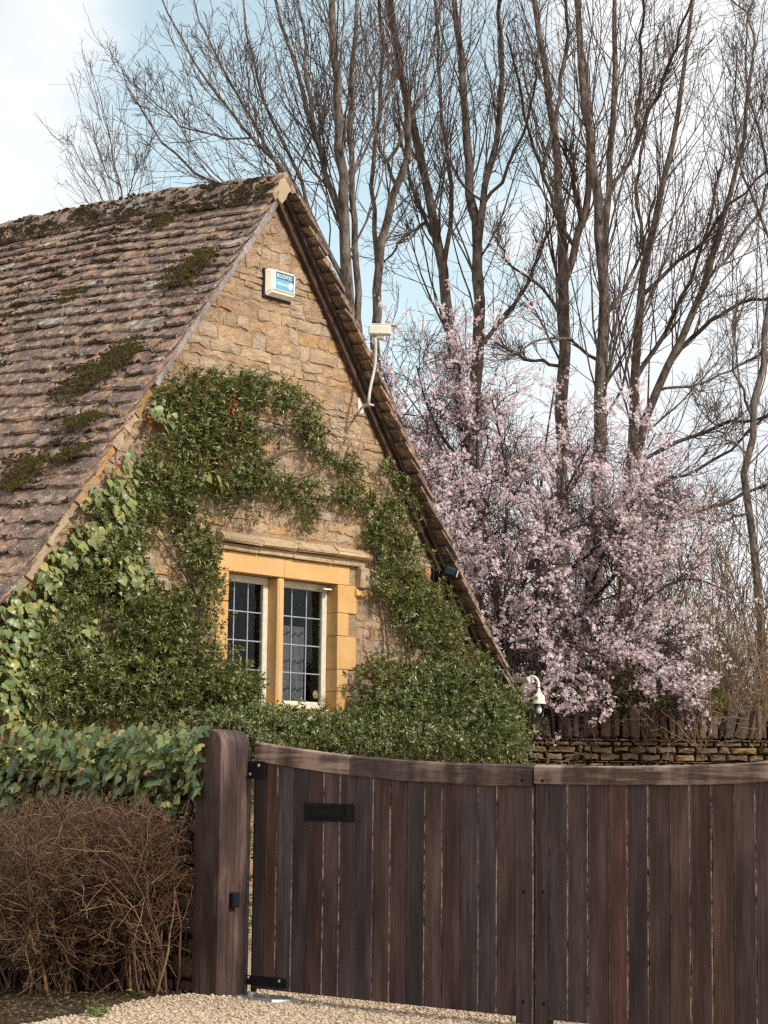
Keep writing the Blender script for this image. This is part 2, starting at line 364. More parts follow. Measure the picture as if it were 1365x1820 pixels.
def mat_twigs(name, *tones):
    n = NT(name); k = len(tones)
    return n.done(n.bsdf(n.ramp(n.var(), *[(i/(k-1), t) for i, t in enumerate(tones)]), .75, None, .25))
M['brown_twigs'] = mat_twigs('red_brown_twigs', (.045,.026,.019), (.14,.065,.036), (.07,.044,.032), (.20,.09,.045), (.04,.028,.023), (.26,.17,.085), (.055,.036,.026))
M['gold_twigs'] = mat_twigs('golden_brown_twigs', (.20,.13,.07), (.30,.20,.11), (.14,.10,.07), (.24,.15,.08))
M['hedge_twigs'] = mat_twigs('hedgerow_twigs', (.11,.078,.052), (.17,.12,.075), (.08,.058,.045), (.21,.15,.085))
def mat_leaf(name, tones, rough=.4, trans=.25, vein=None, spec=.4, tr=(1.3, 1.35, .7)):
    n = NT(name); v = n.var(); k = len(tones); p = n.pos()
    c = n.ramp(v, *[(i/(k-1)*.96+.02, t) for i, t in enumerate(tones)])
    c = n.mix(n.ramp(n.noise(p, 30, 3), (.4, 0.), (.7, .35)), c, n.mix(1., c, (.6, .6, .6), 'MULTIPLY'))
    if vein:
        uv = n.n('TexCoord', out=2); sx = n.t.nodes.new('ShaderNodeSeparateXYZ'); n.set(sx.inputs[0], uv)
        x = n.math('ABSOLUTE', n.math('SUBTRACT', sx.outputs[0], .5)); y = sx.outputs[1]
        w1 = n.math('ABSOLUTE', n.math('SUBTRACT', n.math('FRACT', n.math('MULTIPLY', n.math('SUBTRACT', y, n.math('MULTIPLY', x, .8)), 3.2)), .5))
        vm = n.math('MAXIMUM', n.ramp(x, (.0, 1.), (.05, 0.)), n.math('MULTIPLY', n.ramp(w1, (.0, .7), (.11, 0.)), 1.))
        c = n.mix(n.math('MULTIPLY', vm, .75), c, vein)
    b = n.bsdf(c, rough, None, spec); t = n.n('BsdfTranslucent', Color=n.mix(1., c, tr, 'MULTIPLY'))
    return n.done(n.n('MixShader', Fac=trans, i1=b, i2=t))
M['small_leaf'] = mat_leaf('small_evergreen_leaf', [(.070,.094,.026),(.12,.152,.04),(.20,.22,.06),(.036,.054,.016),(.27,.28,.08),(.09,.12,.034),(.36,.34,.11),(.045,.062,.02),(.085,.11,.03)], .30, spec=.5)
M['hedge_leaf'] = mat_leaf('clipped_evergreen_leaf', [(.082,.107,.032),(.14,.168,.055),(.215,.23,.08),(.04,.057,.019),(.29,.295,.11),(.09,.118,.038),(.05,.067,.022),(.12,.14,.045)], .30, spec=.5)
M['ivy_leaf'] = mat_leaf('ivy_leaf', [(.11,.155,.055),(.17,.215,.08),(.23,.255,.075),(.065,.105,.04),(.30,.29,.075),(.14,.19,.08),(.40,.35,.09),(.085,.125,.05)], .38, .2, (.25,.30,.15))
M['ivy_dark'] = mat_leaf('garden_ivy_leaf', [(.10,.155,.058),(.14,.205,.072),(.20,.26,.09),(.05,.085,.033),(.26,.28,.085),(.36,.32,.095),(.075,.12,.048),(.12,.18,.07)], .33, .2, (.20,.26,.13))
M['red_leaf'] = mat_leaf('scarlet_leaf', [(.24,.035,.012),(.34,.07,.018),(.18,.03,.012)], .5, .3)
M['laurel_leaf'] = mat_leaf('yellow_green_leaf', [(.17,.19,.03),(.24,.25,.04),(.12,.15,.03),(.09,.12,.03)], .45, .35)
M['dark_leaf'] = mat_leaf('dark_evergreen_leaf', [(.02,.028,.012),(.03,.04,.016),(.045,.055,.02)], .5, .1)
M['petal'] = mat_leaf('pink_petal', [(.90,.74,.76),(.92,.83,.845),(.86,.59,.635),(.94,.90,.90),(.91,.78,.80)], .7, .4, spec=.1, tr=(1., .95, .95))
M['red_bud'] = mat_leaf('crimson_leaf_bud', [(.20,.03,.035),(.28,.05,.05),(.14,.03,.03)], .6, .2)
def mat_gravel():
    n = NT('buff_gravel'); v = n.var(); p = n.pos()
    c = n.ramp(v, (0., (.42,.31,.21)), (.3, (.52,.41,.29)), (.55, (.36,.28,.21)), (.8, (.56,.47,.37)), (1., (.34,.24,.15)))
    return n.done(n.bsdf(c, .9, n.bump(n.noise(p, 150, 3), .4, .004), .15))
M['gravel'] = mat_gravel()
def mat_ground():
    n = NT('gravel_ground'); p = n.pos()
    vo = n.n('TexVoronoi', out=1, Vector=p, Scale=70.); d = n.n('TexVoronoi', out=0, Vector=p, Scale=70.)
    c = n.mix(n.n('SeparateColor', Color=vo), (.30,.22,.145), (.46,.36,.26))
    c = n.mix(n.ramp(n.noise(p, .8, 5), (.4, 0.), (.7, .6)), c, (.36,.27,.18))
    return n.done(n.bsdf(c, .95, n.bump(d, .8, .012), .1))
M['ground'] = mat_ground()

# ------------------------------------------------------------------ the setting
def heightfield(name, frame, xs, ys, zf, mat):
    X, Y = np.meshgrid(xs, ys); V = np.stack([X, Y, zf(X, Y)], -1).reshape(-1, 3)
    nx, ny = len(xs), len(ys); i = np.arange(ny-1)[:, None]*nx + np.arange(nx-1)
    F = np.stack([i, i+1, i+nx+1, i+nx], -1).reshape(-1, 4)
    return big(name, frame.w(V), F, mat, smooth=True)
g = heightfield('ground', Frame((0, 0, 0), 0), np.r_[-1500, -300, -60, np.linspace(-20, 20, 41), 60, 300, 1500], np.r_[-300, -60, np.linspace(-10, 45, 56), 90, 300, 1800], lambda X, Y: X*0+GZ-.02, M['ground'])
tag(g, kind='structure')
dv = heightfield('driveway', GT, np.linspace(-.45, 7, 80), np.linspace(-4, 5, 100), lambda X, Y: GZ + .008*np.sin(X*3.1)*np.sin(Y*2.7) + .02*np.exp(-((X+.1)**2+(Y+.3)**2)/.06), M['ground'])
tag(dv, kind='structure')
def bed_edge(y): return np.interp(y, [-3, -1.8, -1.2, -.63, -.4, 0], [.5, .12, -.08, -.32, -.28, -.28])
fb = heightfield('flower_bed', GT, np.linspace(-4.2, .7, 120), np.linspace(-3., 0, 70), lambda X, Y: GZ + np.where(X < bed_edge(Y)+.03*np.sin(Y*17), .016 + .008*np.sin(X*7)*np.sin(Y*9), -.05), M['soil'])
tag(fb, kind='structure')

def ico(j=0.):
    t = (1+5**.5)/2
    V = np.array([(-1,t,0),(1,t,0),(-1,-t,0),(1,-t,0),(0,-1,t),(0,1,t),(0,-1,-t),(0,1,-t),(t,0,-1),(t,0,1),(-t,0,-1),(-t,0,1)], float); V /= np.linalg.norm(V[0])
    F = np.array([(0,11,5),(0,5,1),(0,1,7),(0,7,10),(0,10,11),(1,5,9),(5,11,4),(11,10,2),(10,7,6),(7,1,8),(3,9,4),(3,4,2),(3,2,6),(3,6,8),(3,8,9),(4,9,5),(2,4,11),(6,2,10),(8,6,7),(9,8,1)])
    return V, F
ICO_V, ICO_F = ico()
def blobs(P, S, jit=.2):
    """P (N,3), S (N,3) radii -> many small irregular stones"""
    N = len(P); a = U(0, 6.28, N); ca, sa = np.cos(a), np.sin(a)
    V = ICO_V[None]*(1+RNG.normal(0, jit, (N, 12, 1)))*S[:, None, :]
    X = V[..., 0]*ca[:, None]-V[..., 1]*sa[:, None]; Y = V[..., 0]*sa[:, None]+V[..., 1]*ca[:, None]
    V = np.stack([X, Y, V[..., 2]], -1) + P[:, None, :]
    return V.reshape(-1, 3), (ICO_F[None] + (np.arange(N)*12)[:, None, None]).reshape(-1, 3)
N = 15000
px_ = np.c_[U(-.4, 2.6, N), U(-2.2, .7, N)]
keep = px_[:, 0] > bed_edge(px_[:, 1])+.03*np.sin(px_[:, 1]*17)+RNG.normal(0, .035, N)
px_ = px_[keep]; N = len(px_)
zz = GZ + .008*np.sin(px_[:, 0]*3.1)*np.sin(px_[:, 1]*2.7) + .02*np.exp(-((px_[:, 0]+.1)**2+(px_[:, 1]+.3)**2)/.06)
s0 = U(.005, .0125, N)*np.where(RNG.random(N) < .05, 1.6, 1.)
V, F = blobs(np.c_[px_, zz+s0*.35], np.c_[s0*U(.8, 1.3, N), s0*U(.7, 1.1, N), s0*U(.45, .8, N)])
tag(big('gravel', GT.w(V), F, M['gravel'], smooth=False), kind='stuff')

# ------------------------------------------------------------------ stone pieces
def clip(poly, a, b, c):                           # keep a*x+b*z<=c
    out = []
    for i in range(len(poly)):
        p, q = poly[i], poly[(i+1) % len(poly)]; dp = a*p[0]+b*p[1]-c; dq = a*q[0]+b*q[1]-c
        if dp <= 0: out.append(p)
        if (dp < 0) != (dq < 0) and dp != dq:
            t = dp/(dp-dq); out.append((p[0]+(q[0]-p[0])*t, p[1]+(q[1]-p[1])*t))
    return out
def stone_poly(x0, x1, z0, z1, j=.012, nx=3):
    w, h = x1-x0, z1-z0; c = min(w, h)*.16; e = lambda: RNG.normal(0, min(j, h*.12))
    P = [(x0+c+e(), z0+e())] + [(x0+w*k/nx+e(), z0+e()) for k in range(1, nx)] + [(x1-c+e(), z0+e()), (x1+e()*.6, z0+c+e()), (x1+e()*.6, z1-c+e()), (x1-c+e(), z1+e())]
    P += [(x0+w*k/nx+e(), z1+e()) for k in range(nx-1, 0, -1)] + [(x0+c+e(), z1+e()), (x0+e()*.6, z1-c+e()), (x0+e()*.6, z0+c+e())]
    return P
def stone_mesh(poly, proud, back=.03, inset=.16, rough=.006):
    """one stone: outline, rounded shoulder, uneven face; front looks along -y"""
    P = np.array(poly); n = len(P); c = P.mean(0)
    r1 = c+(P-c)*(1-inset*.35); r2 = c+(P-c)*(1-inset)
    V = [(x, back, z) for x, z in P] + [(x, -proud*.6, z) for x, z in r1] + [(x, -proud+RNG.normal(0, rough*.6), z) for x, z in r2] + [(c[0], -proud-abs(RNG.normal(0, rough)), c[1])]
    F = []
    for k in (0, 1):
        for i in range(n): F.append((k*n+i, k*n+(i+1) % n, (k+1)*n+(i+1) % n, (k+1)*n+i))
    F += [(2*n+i, 2*n+(i+1) % n, 3*n) for i in range(n)]
    return V, F
def lay(x0, x1, z0, z1, hr, wr, gap):
    out = []; z = z0
    while z < z1-.02:
        h = min(U(*hr), z1-z); x = x0-U(0, .2)
        while x < x1:
            w = U(*wr)*(.7+.6*RNG.random()); a, b = max(x, x0), min(x+w, x1)
            if b-a > .04: out.append((a+gap/2, b-gap/2, z+gap/2, z+h-gap/2))
            x += w
        z += h
    return out
def piece(name, V, F, mat, parent, mids=None, smooth=False):
    V = np.array(V); c = V.mean(0)
    return obj(name, pymesh(name, V-c, F, mat, smooth, mids), parent, Matrix.Translation(Vector(c)))

# ------------------------------------------------------------------ the cottage
cottage = thing('cottage', 'stone cottage with steep stone slate roof and leaded window in its gable', 'cottage', HS)
TH = math.atan(1.283); CT, ST = math.cos(TH), math.sin(TH)
def sag(y): return np.interp(y, [-.4, 0, 1.6, 3.5, 8], [-.01, 0, .10, .14, .17])
ZR = 6.34                                          # ridge of the slate bed at the gable
WT = ZR-.10                                        # wall top under the verge
EX = 3.42                                          # half width at the eaves
OPX0, OPX1, OPZ0, OPZ1 = -.50, .90, 1.86, 2.95     # window opening
JL, JR, LT, SB = -.64, 1.05, 3.12, 1.72
D = .42
a = Acc()
def zt(x): return WT-1.283*abs(x)
a.prism([(-EX, -.1), (JL, -.1), (JL, zt(JL)), (-EX, zt(EX))], 0, D)
a.prism([(JR, -.1), (EX, -.1), (EX, zt(EX)), (JR, zt(JR))], 0, D)
a.prism([(JL, -.1), (JR, -.1), (JR, SB), (JL, SB)], 0, D)
a.prism([(JL, LT), (JR, LT), (JR, zt(JR)), (0, WT), (JL, zt(JL))], 0, D)
a.build('wall', M['mortar'], cottage)
LEN = 8.
b = Acc(); b.box((-EX, D, -.1), (-EX+.4, LEN, zt(EX)-.02)); b.box((EX-.4, D, -.1), (EX, LEN, zt(EX)-.02)); b.prism([(-EX+.4, -.1), (EX-.4, -.1), (EX-.4, zt(EX-.4)), (0, WT), (-EX+.4, zt(EX-.4))], LEN-.3, LEN)
b.build('wall', M['mortar'], cottage)
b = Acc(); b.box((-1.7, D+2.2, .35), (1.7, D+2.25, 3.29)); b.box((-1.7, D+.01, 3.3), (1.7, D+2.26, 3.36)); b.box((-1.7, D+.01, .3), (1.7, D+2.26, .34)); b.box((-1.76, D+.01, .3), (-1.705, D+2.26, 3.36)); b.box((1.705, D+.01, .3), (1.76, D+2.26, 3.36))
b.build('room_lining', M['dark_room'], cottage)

# climbing-plant strokes on the gable, in photo positions; used for leaves and to know which stones stay bare
VINE = [([(80,1130),(140,1060),(190,960)], 34, .6), ([(120,1090),(200,1000),(265,920)], 36, .8), ([(285,720),(360,680),(440,690),(505,705),(548,735)], 27, 1.0), ([(300,760),(420,750)], 48, .9), ([(330,830),(290,900)], 62, 1.0), ([(230,910),(180,930)], 40, .6),
        ([(345,930),(365,1050)], 32, .9), ([(230,1090),(350,1130)], 66, 1.1), ([(90,1220),(380,1215)], 80, 1.3), ([(395,1200),(440,1250)], 36, 1.3), ([(400,740),(450,790),(480,800)], 24, .6),
        ([(420,790),(400,850),(420,900)], 40, .6), ([(430,840),(520,880),(570,885)], 30, .75), ([(545,895),(549,945)], 10, .9), ([(520,760),(560,800),(600,830),(645,830)], 14, .9), ([(610,830),(622,790)], 3, .6),
        ([(600,885),(650,885)], 23, 1.3), ([(645,830),(690,833)], 5, .7), ([(655,900),(668,960),(690,1000)], 16, 1.1), ([(690,835),(715,880),(740,905)], 15, 1.), ([(680,900),(705,960),(730,1000)], 34, .95),
        ([(690,1020),(735,1080)], 42, 1.1), ([(745,1060),(790,1115)], 42, 1.1), ([(715,1120),(820,1150)], 36, .8), ([(650,1210),(700,1185)], 32, .9), ([(800,1175),(855,1190)], 34, .9), ([(545,740),(560,790)], 16, .8), ([(430,700),(380,800)], 30, .7), ([(480,840),(400,870)], 18, .6)]
HEDGE = [([(440,1285),(650,1288)], 20, 1.2), ([(380,1315),(910,1318)], 40, 1.0), ([(380,1280),(480,1290)], 30, 1.), ([(650,1265),(900,1262)], 42, 1.0), ([(885,1250),(895,1330)], 38, 1.1), ([(720,1210),(860,1215)], 32, .8)]
def near_stroke(u, v):
    best = np.full(np.shape(u), 9.)
    for pts, r, _ in VINE+HEDGE:
        P = np.array(pts, float)
        for p, q in zip(P[:-1], P[1:]):
            e = q-p; t = np.clip(((u-p[0])*e[0]+(v-p[1])*e[1])/(e@e), 0, 1)
            best = np.minimum(best, np.hypot(u-p[0]-t*e[0], v-p[1]-t*e[1])/r)
    return best
def project(P):
    d = P-CAM; z = d@FWD; return 682.5+FPX*(d@RGT)/z, 910-FPX*(d@UPV)/z

def in_surround(p):
    return JL-.02 < p[0] < JR+.02 and SB < p[1] < 3.28
cells = [c for c in lay(-EX, EX, -.05, WT, (.05, .13), (.10, .36), .007)]
polys = []
for (x0, x1, z0, z1) in cells:
    # cut stones round the window surround and the sloping verges
    if x1 > JL-.02 and x0 < 1.17 and z1 > SB and z0 < 3.27:
        segs = []
        if x0 < JL-.06: segs.append((x0, JL-.012))
        if x1 > 1.2: segs.append((1.165, x1))
    else: segs = [(x0, x1)]
    for s0_, s1_ in segs:
        p = stone_poly(s0_, s1_, z0, z1, .013, 2 if s1_-s0_ < .26 else 3)
        p = clip(p, 1.283, 1., WT-.02); p = clip(p, -1.283, 1., WT-.02)
        if len(p) >= 3:
            A = np.array(p); ar = .5*abs(np.dot(A[:, 0], np.roll(A[:, 1], 1))-np.dot(A[:, 1], np.roll(A[:, 0], 1)))
            if ar > .003: polys.append((p, ar))
cen = np.array([np.mean(p, 0) for p, _ in polys]); W3 = HS.w(np.c_[cen[:, 0], cen[:, 0]*0, cen[:, 1]]); pu, pv = project(W3)
score = np.array([ar for _, ar in polys])*np.where(near_stroke(pu, pv) > 1., 1., .15)*np.where((pu > -5) & (pv < 1300), 1., .05)
order = np.argsort(-score); rest = Acc()
for rank, k in enumerate(order):
    V, F = stone_mesh(polys[k][0], U(.001, .013), .03, U(.08, .20), .005)
    if rank < 300: piece('stone', V, F, M['stone'], cottage)
    else: rest.add(V, F)
tag(rest.build('stonework', M['stone'], cottage), kind='stuff')

# ---- roof: bed, slates, ridge stones
def roof_pt(side, y, s, h):                        # s metres down the slope from the ridge, h proud of the bed
    return np.stack([side*(s*CT + h*ST), y+0*s, ZR+sag(y) - s*ST + h*CT + .05*np.clip(s-4.4, 0, 1)**2], -1)
SL = 5.62                                          # slope length
bed = Acc()
ys = np.array([-.02, .8, 1.6, 3.5, 8.]); ss = np.array([.02, 1.4, 2.8, 4.2, SL-.15])
for side in (-1, 1):
    for i in range(4):
        for j in range(4):
            q = [roof_pt(side, ys[i+ii], ss[j+jj], -.03+hh) for hh in (0, -.05) for ii, jj in ((0,0),(1,0),(1,1),(0,1))]
            bed.add(q, [(0,1,2,3), (7,6,5,4), (0,4,5,1), (1,5,6,2), (2,6,7,3), (3,7,4,0)])
bed.build('roof_bed', M['dark_joint'], cottage)
def slate_variant():
    """unit slate: x across -.5...5, y up the slope 0 (tail) .. 1 (head), z thickness 0..1"""
    n = 5; xs = np.linspace(-.5, .5, n); tail = RNG.normal(0, .024, n); tail[0] += abs(RNG.normal(0, .07)); tail[-1] += abs(RNG.normal(0, .07))
    V = []
    for z in (0, 1):
        for k in range(n): V.append((xs[k]*(1+RNG.normal(0, .01)), tail[k]+(.03 if z else -.0)+RNG.normal(0, .012), z*(1+RNG.normal(0, .12))))
        for k in range(n): V.append((xs[k]*(1+RNG.normal(0, .02)), .55+RNG.normal(0, .02), z+RNG.normal(0, .1)*z))
        for k in range(n): V.append((xs[k], 1., z*.6))
    F = []
    for z in (0, 1):
        o = z*3*n
        for r in range(2):
            for k in range(n-1):
                q = (o+r*n+k, o+r*n+k+1, o+(r+1)*n+k+1, o+(r+1)*n+k); F.append(q if z else q[::-1])
    o = 3*n
    F += [(k, k+1, o+k+1, o+k) for k in range(n-1)]
    for r in range(2): F += [(r*n, o+r*n, o+(r+1)*n, (r+1)*n), (r*n+n-1, (r+1)*n+n-1, o+(r+1)*n+n-1, o+r*n+n-1)]
    return np.array(V), F
VAR = []
for _ in range(14):
    V, F = slate_variant(); VAR.append((pymesh('slate', V, F, M['slate']), V, F))
courses = []; s = SL
while s > .22:
    e = np.interp(s, [.2, SL], [.105, .205])*U(.92, 1.08); courses.append((s, e)); s -= e
slates = []                                        # (side, matrix, visible score, variant)
tails = []
for side in (-1, 1):
    for ci, (st, e) in enumerate(courses):
        y = (-.115 if side < 0 else -.20)+U(-.025, .02); first = True
        ymax = 6.5
        wob = U(-.01, .01)
        while y < ymax:
            w = U(.17, .42)*np.interp(st, [.2, SL], [.72, 1.1])
            if first and side > 0: w = max(w, .34)
            L_ = e*2.15; t = U(.013, .024) if side < 0 else U(.022, .034); lift = U(.002, .012) if RNG.random() < .88 else U(.012, .026)
            tilt = math.atan2(t+lift, e)*.9
            tl = st+wob+RNG.normal(0, .010)
            o3 = roof_pt(side, np.array(y+w/2), np.array(tl), np.array(.010+lift*.8))
            # axes: across, up the slope, outward
            ax = np.array([0, 1., 0])*side; au = np.array([-side*CT, 0, ST]); an = np.array([side*ST, 0, CT])
            dz = (sag(y+w)-sag(y))/w; ax = norm(np.array([0, 1., dz])*side)
            rot = RNG.normal(0, .022); ax2 = ax*math.cos(rot)+au*math.sin(rot); au2 = norm(np.cross(an, ax2))
            aul = au2*math.cos(-tilt)+an*math.sin(-tilt); an2 = np.cross(ax2, aul)
            an2 = norm(an2); rl = RNG.normal(0, .013); axr = ax2*math.cos(rl)+an2*math.sin(rl); an3 = np.cross(axr, aul)
            m4 = np.eye(4); m4[:3, 0] = axr*(w-.010); m4[:3, 1] = aul*L_; m4[:3, 2] = an3*t; m4[:3, 3] = o3 + an3*t*.5
            vis = w*e*(1. if side < 0 else (3. if first else 0.))
            slates.append((side, m4, vis, int(RNG.integers(len(VAR))), o3, first, y)); y += w; first = False
            if side < 0: tails.append((o3+an3*t*1.1, w, y))
P = np.array([q[4] for q in slates]); pu, pv = project(HS.w(P))
sc_ = np.array([q[2] for q in slates])*np.where((pu > -15) & (pv > 250), 1., 0.)
order = np.argsort(-sc_); rv, rf = [], []; nb = 0
for rank, k in enumerate(order):
    side, m4, _, vi, *_r = slates[k]
    if rank < 300: obj('slate', VAR[vi][0], cottage, Matrix(m4.tolist()))
    else:
        V = VAR[vi][1]@m4[:3, :3].T + m4[:3, 3]; rv.append(V); rf += [tuple(i+nb for i in f) for f in VAR[vi][2]]; nb += len(V)
rv = np.concatenate(rv)
tag(big('slates', rv, np.array(rf), M['slate'], cottage), kind='stuff')
# ridge stones
y = -.14
while y < 7.:
    w = U(.42, .6); rp = Acc(); th = .05
    for yy in (y+.006, y+w-.006): pass
    def ring(yy, e=0.):
        z = ZR+sag(yy); o = U(-.012, .012); hw = .17
        return [(-hw+o, yy, z-hw*1.22+.055), (-hw*.5+o, yy, z-hw*.5+.085), (o, yy, z+.075+e), (hw*.5+o, yy, z-hw*.5+.085), (hw+o, yy, z-hw*1.22+.055), (hw*.8+o, yy, z-hw*1.2+.0), (o, yy, z-.0), (-hw*.8+o, yy, z-hw*1.2+.0)]
    R = [ring(y+.006), ring(y+w*.35, U(-.01, .02)), ring(y+w*.7, U(-.01, .02)), ring(y+w-.006)]
    V = [p for r in R for p in r]; F = [(k*8+i, k*8+(i+1) % 8, (k+1)*8+(i+1) % 8, (k+1)*8+i) for k in range(3) for i in range(8)] + [tuple(range(8)), tuple(range(31, 23, -1))]
    rp.add(V, F); rp.build('ridge_stone', M['slate'], cottage, jitter=.006); y += w
# moss on the roof
def moss(n, centre_fn, smin, smax, mat, hfac=.5):
    P = centre_fn(n); s_ = U(smin, smax, n); N_ = len(P)
    O_ = np.array([(1,0,0),(-.5,.87,0),(-.5,-.87,0),(.15,.1,1.),(-.6,.2,.7)], float); V = O_[None]*(1+RNG.normal(0, .25, (N_, 5, 1)))*np.c_[s_*U(.8, 1.8, N_), s_*U(.7, 1.2, N_), s_*hfac*1.1][:, None, :]; V[:, :3, 2] -= .004
    F = (np.array([(0,1,3),(1,4,3),(1,2,4),(2,3,4),(2,0,3)])[None]+(np.arange(N_)*5)[:, None, None]).reshape(-1, 3); ax = np.array([0, 1., 0]); au = np.array([CT, 0, ST]); an = np.array([-ST, 0, CT])
    W_ = V[..., :1]*ax + V[..., 1:2]*au + V[..., 2:]*an + P[:, None, :]
    tag(big('moss', W_.reshape(-1, 3), F, mat, cottage), kind='stuff')
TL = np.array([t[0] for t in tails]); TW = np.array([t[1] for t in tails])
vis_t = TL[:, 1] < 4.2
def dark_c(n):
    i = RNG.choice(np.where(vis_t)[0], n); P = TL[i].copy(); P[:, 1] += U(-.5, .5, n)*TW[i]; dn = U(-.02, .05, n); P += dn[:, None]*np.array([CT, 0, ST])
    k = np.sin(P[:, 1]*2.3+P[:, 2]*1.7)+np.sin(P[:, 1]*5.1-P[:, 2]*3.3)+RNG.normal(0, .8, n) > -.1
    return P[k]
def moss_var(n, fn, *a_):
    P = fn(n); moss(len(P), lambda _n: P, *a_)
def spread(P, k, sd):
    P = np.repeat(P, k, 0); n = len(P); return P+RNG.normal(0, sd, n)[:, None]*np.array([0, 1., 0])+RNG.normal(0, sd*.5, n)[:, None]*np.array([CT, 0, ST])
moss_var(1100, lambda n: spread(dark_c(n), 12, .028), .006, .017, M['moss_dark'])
GP = [(190,650,45,14),(330,490,35,18),(140,690,45,18),(20,550,25,22),(55,830,40,20),(290,395,22,8),(115,530,25,10),(150,750,30,10),(225,625,25,12),(30,860,25,12),(360,465,25,12),(130,810,30,8)]
def green_c(n):
    out = []
    for (u, v, ru, rv_) in GP:
        k = n//len(GP); uu = u+RNG.normal(0, ru*.6, k); vv = v+RNG.normal(0, rv_*.6, k)-(uu-u)*.35
        d = rays(uu, vv); d = np.stack([d@HS.x, d@HS.y, d[:, 2]], -1); o = HS.loc(CAM[None])[0]
        nrm = np.array([-ST, 0, CT]); p0 = np.array([0, 0, ZR+.10]); t = ((p0-o)@nrm)/(d@nrm); out.append(o+d*t[:, None]+nrm*.035)
    return np.concatenate(out)
moss_var(700, lambda n: spread(green_c(n), 5, .03), .006, .018, M['moss_green'])
moss_var(380, lambda n: spread(green_c(n), 5, .03), .006, .018, M['moss_dark'])
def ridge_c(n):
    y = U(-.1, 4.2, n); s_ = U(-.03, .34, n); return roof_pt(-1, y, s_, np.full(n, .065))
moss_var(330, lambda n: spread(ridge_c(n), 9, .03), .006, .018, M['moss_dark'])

# verge: grey barge timber on the left, mortar fillet, brown timber on the right
def verge_strip(name, side, s0, s1, y0, y1, h0, h1, mat, n=6, jit=.004):
    A = Acc(); S = np.linspace(s0, s1, n); V = []
    for s_ in S:
        for (yy, hh) in ((y0, h0), (y1, h0), (y1, h1), (y0, h1)):
            p = roof_pt(side, np.array(yy), np.array(s_), np.array(hh)); V.append(p+RNG.normal(0, jit, 3))
    F = [(k*4+i, k*4+(i+1) % 4, (k+1)*4+(i+1) % 4, (k+1)*4+i) for k in range(n-1) for i in range(4)] + [(0,1,2,3), (4*n-1, 4*n-2, 4*n-3, 4*n-4)]
    A.add(V, F); return A.build(name, mat, cottage, bevel=.004)
verge_strip('barge_board', -1, .24, 2.5, -.12, -.05, -.075, -.022, M['barge'], 16, .005)
verge_strip('verge_stone', -1, .02, .22, -.14, -.05, -.085, .05, M['plaster'], 4, .006)
s_ = 2.5
while s_ < SL-.1:
    w = min(U(.14, .36), SL-.05-s_); verge_strip('verge_stone', -1, s_+.006, s_+w-.006, -U(.03, .075), .0, -U(.10, .15), -U(.02, .05), M['stone'] if RNG.random() < .75 else M['plaster'], 4, .010); s_ += w
verge_strip('verge_timber', 1, .05, SL-.55, -.06, .0, -.13, -.06, M['brown_timber'], 14, .003)
verge_strip('verge_timber', 1, .05, SL-.45, -.10, -.062, -.075, -.035, M['brown_timber'], 14, .003)
verge_strip('mortar_fillet', 1, SL-.9, SL-.05, -.07, .0, -.13, -.035, M['plaster'], 6, .008)

# ---- window
win = bpy.data.objects.new('window', None); link(win, cottage)
def block(name, lo, hi, mat=None, parent=win, bev=.005, jit=.0012):
    A = Acc(); A.box(lo, hi); return A.build(name, mat or M['ashlar'], parent, bevel=bev, jitter=jit)
g_ = .003
block('lintel', (JL, -.014, OPZ1), (.19, .2, LT-.004)); block('lintel', (.19+g_, -.012, OPZ1), (1.06, .2, LT-.004))
zj = [1.72, 1.84, 2.09, 2.28, 2.62, 2.79, OPZ1-g_]; wr = [1.06, 1.16, 1.05, 1.16, 1.05, 1.15]
zj = [1.72, 2.02, 2.21, 2.50, 2.70, OPZ1-g_]; wr = [1.10, 1.05, 1.16, 1.05, 1.16]
for k in range(5): block('jamb_stone', (OPX1, -.012-U(0, .004), zj[k]+g_), (wr[k], .2, zj[k+1]))
wl = [-.66, -.75, -.64, -.74, -.64]
for k in range(5): block('jamb_stone', (wl[k], -.012-U(0, .004), zj[k]+g_), (OPX0, .2, zj[k+1]))
block('sill', (OPX0+.002, -.04, 1.74), (OPX1-.002, .2, OPZ0-.002))
A = Acc(); A.prism([(.125, 0), (.21, 0), (.21, 1), (.125, 1)], 0, .1)
block('mullion', (.126, -.006, OPZ0), (.209, .16, OPZ1-.002), bev=.016)
# hood mould
hx = [-.66, -.17, .27, .80, 1.29]
for k in range(4):
    A = Acc(); z = 3.185+.004*U(-1, 1)
    A.add([(x, yy, zz_) for x in (hx[k]+.003, hx[k+1]-.003) for yy, zz_ in ((.02, z-.005), (-.085, z-.005), (-.10, z+.018), (-.095, z+.045), (-.03, z+.085), (.02, z+.09))], [tuple(range(6)), tuple(range(11, 5, -1))]+[(i, 6+i, 6+(i+1) % 6, (i+1) % 6) for i in range(6)])
    A.build('hood_mould', M['hood'], win, bevel=.006, jitter=.004)
    block('hood_bed', (max(hx[k], JL)+.003, -.045, LT), (min(hx[k+1], 1.24)-.003, .02, z-.007), M['hood'], win, .005, .002)
block('hood_drop', (1.15, -.075, 2.93), (1.27, .02, LT-.003), M['hood'], win, .012, .003)
block('hood_drop', (1.13, -.04, 2.86), (1.23, .02, 2.928), M['ashlar'], win, .012, .003)
